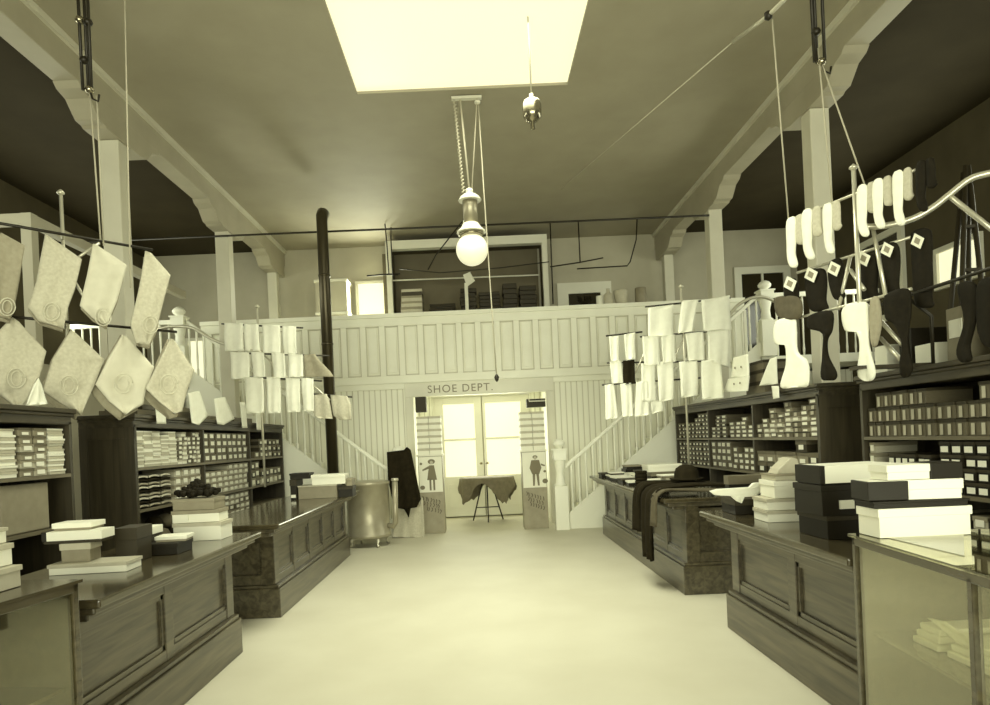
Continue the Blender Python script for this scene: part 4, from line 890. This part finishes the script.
for i, (po, em, mt, lab) in enumerate(linB):
    o = sheet(po, pB, 20, 12, .016, 1.3, .014, off=.02+.004*i).build('hanging_linen', mt); tag(o, lab, 'linen', g)
    emblem(em[0], em[1], 9, pB, o, .047+.004*i)
    sheet([(x-3 if y > em[1]-10 else x, y if y < em[1]-20 else y+5) for x, y in po], pB, 18, 10, .012, 1.2, .008, off=-.012).build('under_layer', M_CLOTH3, o)
# pale paper cones between the lower linens
m = sheet([(33, 385), (38, 378), (47, 404), (26, 406)], (-3.3, 4, -3.12, 5.2), thick=.01); tag(m.build('price_card', M_CLOTH), 'pale card standing on the left edge shelving between linens', 'card', 'price cards on shelving')
# price tickets hanging off the left long shelving
plS = (-3.04, 6, -3.04, 10.8)
for i, (po, word) in enumerate((([(155, 398), (165, 398), (166, 424), (157, 424)], 'nearest narrow'), ([(188, 393), (199, 391), (208, 416), (199, 425), (192, 423)], 'second, slanted'), ([(214, 399), (225, 397), (235, 419), (224, 425), (218, 424)], 'third, slanted'), ([(240, 402), (245, 402), (248, 428), (243, 428)], 'thin fourth'), ([(255, 404), (260, 404), (262, 430), (257, 430)], 'farthest thin'))):
    tag(sheet(po, plS, 8, 5, .004, 1, .006).build('white_ticket', M_CLOTH), '%s white ticket hanging from the left shelving cornice' % word, 'ticket', 'white tickets on left shelving')
# long flat boxes lying on top of the left shelving
for i, (y0, y1, z, h, m_) in enumerate(((6.3, 7.1, 0, .05, M_BOXM), (7.15, 7.9, 0, .06, M_BOXM), (8.0, 8.7, 0, .05, M_BOXG), (6.4, 7.0, .052, .05, M_SHELF), (7.2, 7.8, .062, .05, M_BOXG), (8.8, 9.5, 0, .06, M_BOXM))):
    tag(MB().box(-3.5, -3.14, y0, y1, 1.877+z, 1.877+z+h).build('flat_display_box', m_, bevel=.004), 'flat dark box on top of left shelving, %s' % ('nearest, below', 'second nearest, below', 'third nearest', 'nearest, upper layer', 'second nearest, upper layer', 'farthest')[i], 'box', 'flat boxes on the left shelving')
# ---- far left rack
hh = [2.93, 2.62, 2.34, 2.13]
pf = (-3.05, 8.35, -1.45, 7.75)      # the arms of the rack share one vertical plane
def yz(pl, Z, x):                    # photo row of height Z on a plane at column x
    lo, hi = 0, 440
    for _ in range(30):
        mid = (lo+hi)/2
        if PV(x, mid, pl).z > Z: lo = mid
        else: hi = mid
    return lo
def at_rod(pl, x, y): return PV(x, y, pl)
def rodpts(pl, a, b_): return [tuple(PV(*a, pl)), tuple(PV(*b_, pl))]
def rack2(lab, pl, postx, ybot, ytop, rods, braces, curved, z0=None):
    p0 = PV(postx, ybot, pl); p1 = PV(postx+(ybot-ytop)*-.045, ytop, pl)
    z0 = p0.z if z0 is None else z0
    t = thing('display_rack', (p0.x, p0.y, z0), lab, 'display rack', 'swing-arm display racks')
    po_ = MB().tube([(p0.x, p0.y, z0), (p0.x, p0.y, p1.z)], .014, 8).build('post', M_STEEL, t)
    MB().lathe([(.014, 0), (.028, .01), (.028, .02), (.016, .035), (.0, .045)], (p0.x, p0.y, p1.z), 10).build('finial', M_STEEL, po_)
    for r_ in rods: MB().tube(rodpts(pl, *r_), .010, 8).build('arm', M_IRON, t)
    for b_ in braces: MB().tube(rodpts(pl, *b_), .011, 8).build('brace', M_STEEL, t)
    for c_ in curved: MB().tube([PV(x, y, pl) for x, y in smooth(c_)], .019, 10).build('curved_arm', M_STEEL, t)
    return t
rack2('swing-arm rack above the left long shelving hung with white underwear', pf, 262, 412, 308, [((222, 324), (303, 328)), ((232, 353), (330, 356)), ((245, 377), (322, 381)), ((312, 394), (352, 397))],
      [((259, 350), (300, 390)), ((302, 375), (330, 400))], [[(150, 332), (170, 327), (192, 328), (210, 338), (228, 345), (262, 352)]], z0=1.05)
def cloths(items, pl, group, cat='clothing', name='hanging_garment', m_=None, amp=.012, off0=.02):
    for i, it in enumerate(items):
        po, lab = it[0], it[1]; mt = it[2] if len(it) > 2 else M_CLOTH
        o = sheet(po, pl, 14, 8, amp, 1.5, .010, off=off0+.003*(i % 3)).build(it[3] if len(it) > 3 else name, mt); tag(o, lab, cat, group)
R4 = lambda a, b_, c_, d, e=1: [(a, b_), (c_, b_+.8), (c_+e, d), (a+1.5, d+.5)]
LF = 'far left rack'
cloths([(R4(225.5, 323, 244, 351), 'white garment leftmost in the top row of the %s' % LF), (R4(245.5, 324, 260, 351), 'white garment second in the top row of the %s' % LF),
 (R4(264, 325, 281, 353), 'white garment third in the top row of the %s' % LF), (R4(283.5, 326, 297, 354), 'white garment rightmost in the top row of the %s' % LF),
 (R4(232, 352, 250, 379), 'white garment leftmost in the second row of the %s' % LF), (R4(253, 352, 266, 377), 'white garment second in the second row of the %s' % LF),
 (R4(273, 353, 286, 378), 'white garment third in the second row of the %s' % LF), (R4(289, 354, 304, 377), 'white garment fourth in the second row of the %s' % LF),
 (R4(246, 377, 265, 413), 'long white garment leftmost in the third row of the %s' % LF), (R4(268, 377, 281, 413), 'long white garment second in the third row of the %s' % LF),
 (R4(287, 378, 301, 412), 'long white garment third in the third row of the %s' % LF), (R4(303, 378, 315, 411), 'long white garment fourth in the third row of the %s' % LF),
 ([(305, 355), (316, 354), (322, 362), (331, 372), (334, 377), (306, 377)], 'grey patterned garment at the right of the second row, %s' % LF, M_CLOTH3),
 ([(316, 395), (328, 394), (331, 402), (333, 419), (327, 415), (323, 404), (319, 418), (316, 416)], 'short ruffled garment first in the lowest row, %s' % LF, M_CLOTH2),
 ([(332, 395), (348, 396), (352, 404), (353, 420), (346, 414), (341, 420), (335, 416)], 'short ruffled garment last in the lowest row, %s' % LF, M_CLOTH2)],
 pf, 'white underwear on the far left rack')
# ---- far right rack
pr_ = (1.45, 7.9, 3.05, 8.2)
rack2('swing-arm rack above the right long shelving hung with white underwear', pr_, 686, 402, 288, [((645, 307), (730, 298)), ((640, 337), (728, 330)), ((607, 363), (720, 361)), ((602, 385), (700, 378)), ((606, 336), (642, 332))],
      [((634, 375), (650, 340)), ((673, 360), (683, 340))], [[(727, 318), (737, 306), (749, 299), (762, 297), (776, 303), (788, 318), (796, 334)]], z0=1.05)
RF = 'far right rack'
cloths([([(647, 309), (672, 305), (673, 336), (647, 338)], 'broad white garment leftmost in the top row of the %s' % RF), ([(681, 302), (697, 300), (691, 332), (677, 334)], 'slanted white garment in the middle of the top row of the %s' % RF),
 ([(700, 301), (728, 296), (730, 330), (702, 332)], 'broad white garment rightmost in the top row of the %s' % RF),
 ([(608, 337), (618, 336), (619, 361), (610, 362)], 'small white garment leftmost in the second row of the %s' % RF), ([(623, 335), (634, 333), (635, 359), (625, 361)], 'small white garment second in the second row of the %s' % RF),
 ([(641, 337), (658, 336), (659, 365), (643, 366)], 'white garment third in the second row of the %s' % RF), ([(660, 336), (674, 335), (675, 362), (662, 364)], 'white garment fourth in the second row of the %s' % RF),
 ([(684, 334), (702, 332), (703, 360), (688, 361)], 'white garment fifth in the second row of the %s' % RF), ([(706, 332), (728, 330), (727, 367), (707, 363)], 'long white garment at the right of the second row of the %s' % RF),
 ([(609, 362), (621, 361), (622, 383), (611, 384)], 'small white garment leftmost in the third row of the %s' % RF), ([(622, 361), (633, 360), (634, 384), (623, 385)], 'dark garment in the third row of the %s' % RF, M_DARKCL),
 ([(640, 364), (654, 363), (655, 402), (641, 402)], 'white garment third in the third row of the %s' % RF), ([(656, 362), (672, 361), (673, 400), (658, 402)], 'white garment fourth in the third row of the %s' % RF),
 ([(678, 362), (696, 361), (697, 396), (680, 398)], 'long white garment fifth in the third row of the %s' % RF), ([(700, 361), (719, 360), (722, 398), (701, 400)], 'long white garment rightmost in the third row of the %s' % RF),
 ([(604, 385), (613, 384), (617, 418), (605, 420)], 'narrow white garment leftmost in the lowest row of the %s' % RF), ([(619, 384), (630, 383), (632, 416), (622, 417)], 'narrow white garment second in the lowest row of the %s' % RF),
 ([(635, 382), (646, 381), (648, 415), (634, 417)], 'narrow white garment third in the lowest row of the %s' % RF), ([(649, 402), (661, 401), (664, 411), (651, 414)], 'short white garment last in the lowest row of the %s' % RF)],
 pr_, 'white underwear on the far right rack')
# goods on top of the right long shelving
def zc(x, y, D): return PD(x, y, D)
for k, (z, h, d) in enumerate(((0, .13, 0), (.132, .12, .02), (.254, .10, .01))):
    m = MB(); m.box(3.12, 3.52, 7.35+d, 7.85+d, 1.877+z, 1.877+z+h*.7); m.box(3.115, 3.525, 7.345+d, 7.855+d, 1.877+z+h*.7, 1.877+z+h, 1)
    tag(m.build('brown_carton', [M_BOXM, M_BOXD]), '%s brown carton of the stack on top of the right long shelving' % ('bottom', 'middle', 'top')[k], 'box', 'brown cartons on right shelving')
plR = (3.03, 5, 3.03, 11)
for i, (po, lab) in enumerate((([(733, 358), (748, 354), (749, 376), (731, 378)], 'white shirt front with buttons, upper, beside the brown cartons'), ([(728, 379), (749, 376), (748, 391), (724, 392)], 'white shirt front with buttons, lower, beside the brown cartons'),
        ([(770, 359), (776, 357), (777, 384), (759, 386)], 'white cloth cone on the right shelving left of the dark stockings'))):
    o = sheet(po, plR if i < 2 else (3.1, 5, 3.1, 11), 8, 6, .004, 1, .01).build('display_shirt' if i < 2 else 'cloth_cone', M_CLOTH); tag(o, lab, 'clothing', 'goods on top of the right shelving')
    if i < 2:
        bb = MB()
        for (x, y) in ((736, 368), (742, 367), (735, 384), (741, 383)):
            if (y < 378) == (i == 0):
                c_ = PV(x, y, plR); bb.tube([(c_.x-.012, c_.y, c_.z), (c_.x-.02, c_.y, c_.z)], .012, 8)
        bb.build('button', M_INKG, o)
for i, po in enumerate(([(771, 386), (778, 386), (779, 399), (773, 400)], [(770, 358), (790, 352), (792, 380), (778, 385)])):
    pass
tag(sheet([(771, 386), (778, 386), (779, 398), (773, 399)], (3.03, 5, 3.03, 8), 6, 4, .003, 1, .005).build('white_ticket', M_CLOTH), 'white ticket hanging on the right shelving cornice', 'ticket')
# ---- near right rack of socks and stockings
h1, h2, h3 = 3.12, 2.72, 2.36
q1 = rackplane(787.6, 221, 933, 163, h1); q2 = rackplane(797, 273, 913, 236.6, h2); q3 = rackplane(774.7, 324, 911, 289, h3)
xa, ya = onpl(q1, 859)
t = thing('display_rack', (xa, ya, 1.877), 'swing-arm rack in the right foreground hung with socks and stockings', 'display rack', 'swing-arm display racks')
MB().tube([(xa, ya, 1.9), (xa, ya, PD(855, 170, ya).z)], .016, 8).build('post', M_STEEL, t)
MB().lathe([(.016, 0), (.03, .01), (.03, .02), (.0, .045)], (xa, ya, PD(855, 170, ya).z), 10).build('finial', M_STEEL, t)
MB().box(xa-.06, max(3.35, xa+.1), ya-.06, ya+.06, 1.876, 1.90).build('bracket_board', M_SHELF, t)
for (q, Z) in ((q1, h1), (q2, h2), (q3, h3)): MB().tube([(q[0], q[1], Z), (q[2], q[3], Z)], .011, 8).build('arm', M_STEEL, t)
for a, b_ in (((850, 256), (838, 310)), ((872, 225), (886, 300)), ((861, 300), (902, 345)), ((880, 338), (908, 368)), ((850, 270), (864, 290))):
    MB().tube([PV(*a, q2), PV(*b_, q3)], .014, 8).build('brace', M_STEEL, t)
MB().tube([PV(x, y, (xa-.3, ya+.1, xa+1.2, ya-.5)) for x, y in smooth([(858, 227), (885, 226), (912, 219), (932, 208), (950, 194), (970, 179), (992, 173), (1010, 171)])], .022, 10).build('curved_arm', M_STEEL, t)
MB().tube([PV(x, y, (xa-.3, ya+.1, xa+1.2, ya-.5)) for x, y in ((950, 197), (992, 230), (1004, 238))], .018, 8).build('brace', M_STEEL, t)
def sock(x, y, L, w_, foot, m_, lab, pl, grp, flip=1, dy=-.4, top=True):
    # leg hanging from the rod, heel and toe at the bottom, doubled piece beside
    leg = [(x, y), (x+w_, y+dy*w_), (x+w_*1.02, y+L*.45), (x+w_*.95, y+L*.68), (x+w_*1.15, y+L*.82), (x+w_*1.25, y+L*.93), (x+w_*1.0, y+L), (x+w_*.55, y+L*.985), (x+w_*.2, y+L*.86), (x+w_*.05, y+L*.6)]
    o = sheet(leg, pl, 18, 8, .004, 1, .008, pillow=.016, off=.02, soft=True).build('sock', m_); tag(o, lab, 'sock', grp)
    if top:
        oth = [(x+w_*.95, y+dy*w_), (x+w_*1.8, y+dy*w_*1.8), (x+w_*1.95, y+L*.30), (x+w_*2.1, y+L*.40), (x+w_*1.6, y+L*.50), (x+w_*1.0, y+L*.42)]
        sheet(oth, pl, 12, 7, .004, 1, .008, pillow=.012, off=.012, soft=True).build('sock_foot', M_CLOTH2 if m_ is M_CLOTH else m_, o)
    return o
g = 'socks on the top arm of the right rack'
for i, (x, y, L, w_) in enumerate(((788, 222, 46, 9), (804, 214, 46, 9.5), (825, 208, 46, 8.5), (859, 190, 47, 9.5), (875, 184, 45, 9.5), (895, 176, 50, 9.5))):
    sock(x, y, L, w_, 1, M_CLOTH, 'pair of white socks, %s from the left on the top arm, right rack' % ORD[i+1], q1, g)
sock(917.5, 166, 46, 9.5, 1, M_HOSE, 'black pair of socks at the right end of the top arm, right rack', q1, g)
g = 'labelled black stockings on the right rack'
for i, (x0, x1, y0, y1, lx, ly) in enumerate(((786, 801, 282, 316, 795, 284), (807, 829, 272, 312, 816, 275), (830, 846, 262, 300, 839, 269), (859, 880, 258, 302, 869, 259), (883, 902, 246, 296, 892.5, 250), (913, 934, 232, 308, 923, 241.5))):
    po = [(x0+2, y0), (x1-4, y0-3), (x1, y0+10), (x1-1, y1-12), (x1+1, y1-4), (x1-3, y1), (x0+6, y1-1), (x0+2, y1-12), (x0, y0+12)]
    o = sheet(po, q2, 18, 8, .006, 1, .01, pillow=.018, off=.02, soft=True).build('black_stocking', M_HOSE)
    tag(o, 'black stocking with slanted white label, %s from the left on the middle arm' % ORD[i+1], 'stocking', g)
    dx, dy = q2[2]-q2[0], q2[3]-q2[1]; L = math.hypot(dx, dy); nrm = Vector((dy/L, -dx/L, 0)); nrm = nrm if nrm.y < 0 else -nrm
    pts = [PV(lx+a, ly+b_, q2)+nrm*.055 for a, b_ in ((-2.5, -7.5), (7, -2.5), (3, 8), (-6.5, 3))]
    MB().prism(pts, nrm*.003).build('paper_label', M_LABEL, o)
    pts = [PV(lx+a, ly+b_, q2)+nrm*.0585 for a, b_ in ((-1.2, -3.8), (3.5, -1.2), (1.5, 4), (-3.2, 1.5))]
    MB().prism(pts, nrm*.001).build('label_print', M_BOXG, o)
g = 'goods on the lowest arm of the right rack'
low = [([(779, 322), (797, 318), (800, 330), (801, 352), (811, 362), (811, 385), (800, 387), (784, 387), (789, 365), (788, 345), (778, 343)], M_CLOTH, 'large white union suit leftmost on the lowest arm of right foreground rack'),
 ([(777, 300), (786, 296), (800, 297), (805, 306), (803, 318), (792, 320), (781, 316)], M_GREYCL, 'grey knitted cap-like piece above the leftmost union suit'),
 ([(812, 316), (834, 311), (835, 330), (830, 340), (831, 355), (839, 372), (838, 379), (831, 381), (824, 377), (826, 355), (826, 334), (811, 328)], M_HOSE, 'black stocking second on the lowest arm of right foreground rack'),
 ([(846, 308), (868, 302), (872, 315), (873, 345), (879, 370), (876, 380), (866, 380), (861, 372), (864, 345), (859, 332), (848, 330)], M_CLOTH, 'long white stocking in the middle of the lowest arm'),
 ([(875, 300), (882, 298), (885, 320), (880, 345), (875, 343), (873, 320)], M_CLOTH3, 'thin greyish stocking beside the long white one'),
 ([(888, 296), (911, 289), (914, 310), (911, 335), (912, 350), (916, 366), (913, 376), (905, 376), (903, 362), (906, 345), (897, 325), (888, 318)], M_HOSE, 'black stocking right end of the lowest arm of right foreground rack')]
for po, m_, lab in low: tag(sheet(po, q3, 22, 9, .006, 1.2, .01, pillow=.016, off=.03, soft=True).build('hanging_stocking' if m_ is not M_CLOTH or 'stocking' in lab else 'union_suit', m_), lab, 'clothing', g)
# more goods standing on the right edge shelving top
g = 'goods on top of the right edge shelving'
ytop = 1.877
for i, (y0, y1, h, m_, lab) in enumerate(((5.28, 5.44, .22, M_BOXW, 'white carton at the far end on top of right edge shelving'), (4.98, 5.12, .30, M_BLACK, 'tall black carton on top of right edge shelving'), (4.74, 4.94, .16, M_BOXW, 'low white carton on top of right edge shelving'),
     (4.42, 4.60, .36, M_BOXG, 'grey upright carton with pale print on top of right edge shelving'), (4.0, 4.22, .30, M_BLACK, 'black carton behind the hanging stocking, right edge shelving top'))):
    m = MB().box(3.20, 3.50, y0, y1, ytop, ytop+h); o = m.build('upright_carton', m_, bevel=.003); tag(o, lab, 'box', g)
    if i == 3: MB().box(3.194, 3.2, y0+.03, y1-.03, ytop+.16, ytop+.28).build('paper_label', M_LABEL, o)
q4 = (2.95, 4.75, 3.0, 3.7)
pz = PV(931, 284, q4); pz2 = PV(1000, 276, q4)
m = MB().tube([(2.925, 4.85, 2.34), (2.95, 3.3, 2.34)], .012, 8)
t = thing('display_rack', (2.935, 4.3, 2.34), 'dark horizontal arm at the right edge above the shelving', 'display rack'); m.build('arm', M_IRON, t)
MB().tube([(2.935, 4.6, 2.34), (3.10, 4.6, 2.2), (3.10, 4.6, 1.878)], .012, 8).build('post', M_IRON, t)
for i, (po, lb, lab) in enumerate((([(958, 286), (976, 285), (975, 320), (970, 345), (972, 360), (962, 362), (957, 350), (964, 320)], (952, 303), 'black stocking at the right edge, left one of two'), ([(978, 284), (998, 283), (998, 350), (990, 348), (980, 342), (976, 320)], None, 'black stocking cut off by the right photo edge'))):
    o = sheet(po, (2.905, 5.5, 2.945, 3.0), 16, 7, .006, 1, .01, pillow=.016, soft=True).build('black_stocking', M_HOSE); tag(o, lab, 'stocking', 'stockings at the right edge')
# dark folding stand behind, right side aisle
t = thing('folding_stand', (4.6, 6.6, 0), 'dark folding ladder standing in the right side aisle', 'ladder')
for a, b_ in (((4.55, 6.6, 0), (4.85, 6.6, 3.95)), ((5.15, 6.6, 0), (4.87, 6.6, 3.95)), ((4.62, 7.1, 0), (4.86, 6.65, 3.9)), ((5.1, 7.1, 0), (4.9, 6.65, 3.9))): MB().tube([a, b_], .025, 6).build('leg', M_BOXD, t)
for k in range(8):
    z = .4+k*.42; f = z/3.95; MB().box(4.55+.3*f, 5.15-.28*f, 6.58, 6.62, z, z+.03).build('rung', M_BOXD, t)

# ================================================================== TACKLE AND WIRES
def tackle(x, y, z, lab, sg, drops):
    t = thing('rope_tackle', (x, y, z), lab, 'pulley', 'rope tackles under the ceiling')
    for dx, dy in ((-.05, 0), (-.02, .02), (.02, -.01)):
        MB().tube([(x+dx, y+dy, z), (x+dx*1.2, y+dy, CZ-.005)], .012, 6).build('rod', M_IRON, t)
    for k, (dz, dx) in enumerate(((0, 0), (.22, -.03), (.52, -.05), (.5, .01))):
        MB().lathe([(.0, -.03), (.025, -.02), (.035, 0), (.025, .02), (.0, .03)], (x+dx, y, z+dz), 10).build('pulley_block', M_IRON if k % 2 else M_BRASS, t)
    MB().tube([(x, y, z), (x+.02, y, z-.07), (x+.06, y, z-.09), (x+.07, y, z-.04)], .008, 6).build('hook', M_IRON, t)
    for d in drops: MB().tube(d, .006, 6).build('rope', M_ROPE, t)
TL = PD(90, 90, 5.05); TR = PD(821, 62, 5.0)
tackle(TL.x, TL.y, TL.z, 'dark rope tackle hanging from the ceiling over the left foreground rack', -1, [[tuple(TL), tuple(PD(101, 240, 5.1)), ], [tuple(TL+Vector((.05, 0, -.05))), tuple(PD(104, 246, 5.14))]])
tackle(TR.x, TR.y, TR.z, 'dark rope tackle hanging from the ceiling over the right foreground rack', 1, [[tuple(TR), tuple(PD(866, 190, ya))], [tuple(TR+Vector((-.02, 0, .1))), tuple(PD(832, 205, 5.0))]])
def wire(name, a, b_, r, lab, m_=M_ROPE): tag(MB().tube([a, b_], r, 6).build(name, m_), lab, 'wire')
P1 = PD(127, 0, 4.6); wire('thin_cord', tuple(PD(125, 0, 4.6)), tuple(PD(131, 288, 4.6)), .005, 'thin pale cord hanging in front of the left pillar')
a_ = Vector((2.35, 4.2, 5.0)); 
wire('ceiling_wire', tuple(PD(733, 42, 5.6)), tuple(PD(560, 190, 10.5)), .006, 'thin pale wire slanting across the ceiling toward the rear')
t = thing('turnbuckle', tuple(PD(760, 22, 5.2)), 'pale turnbuckle bar slanting near the top right of the ceiling', 'hardware')
MB().tube([tuple(PD(733, 42, 5.6)), tuple(PD(768, 16, 5.1)), tuple(PD(790, -6, 4.9))], .016, 8).build('bar', M_STEEL, t)
MB().lathe([(.0, -.04), (.03, -.02), (.03, .02), (.0, .04)], tuple(PD(768, 16, 5.1)), 8).build('knob', M_IRON, t)
MB().tube([tuple(PD(772, 20, 5.1)), (q1[0]+.01, q1[1]+.01, h1+.01)], .006, 6).build('rope', M_ROPE, t)
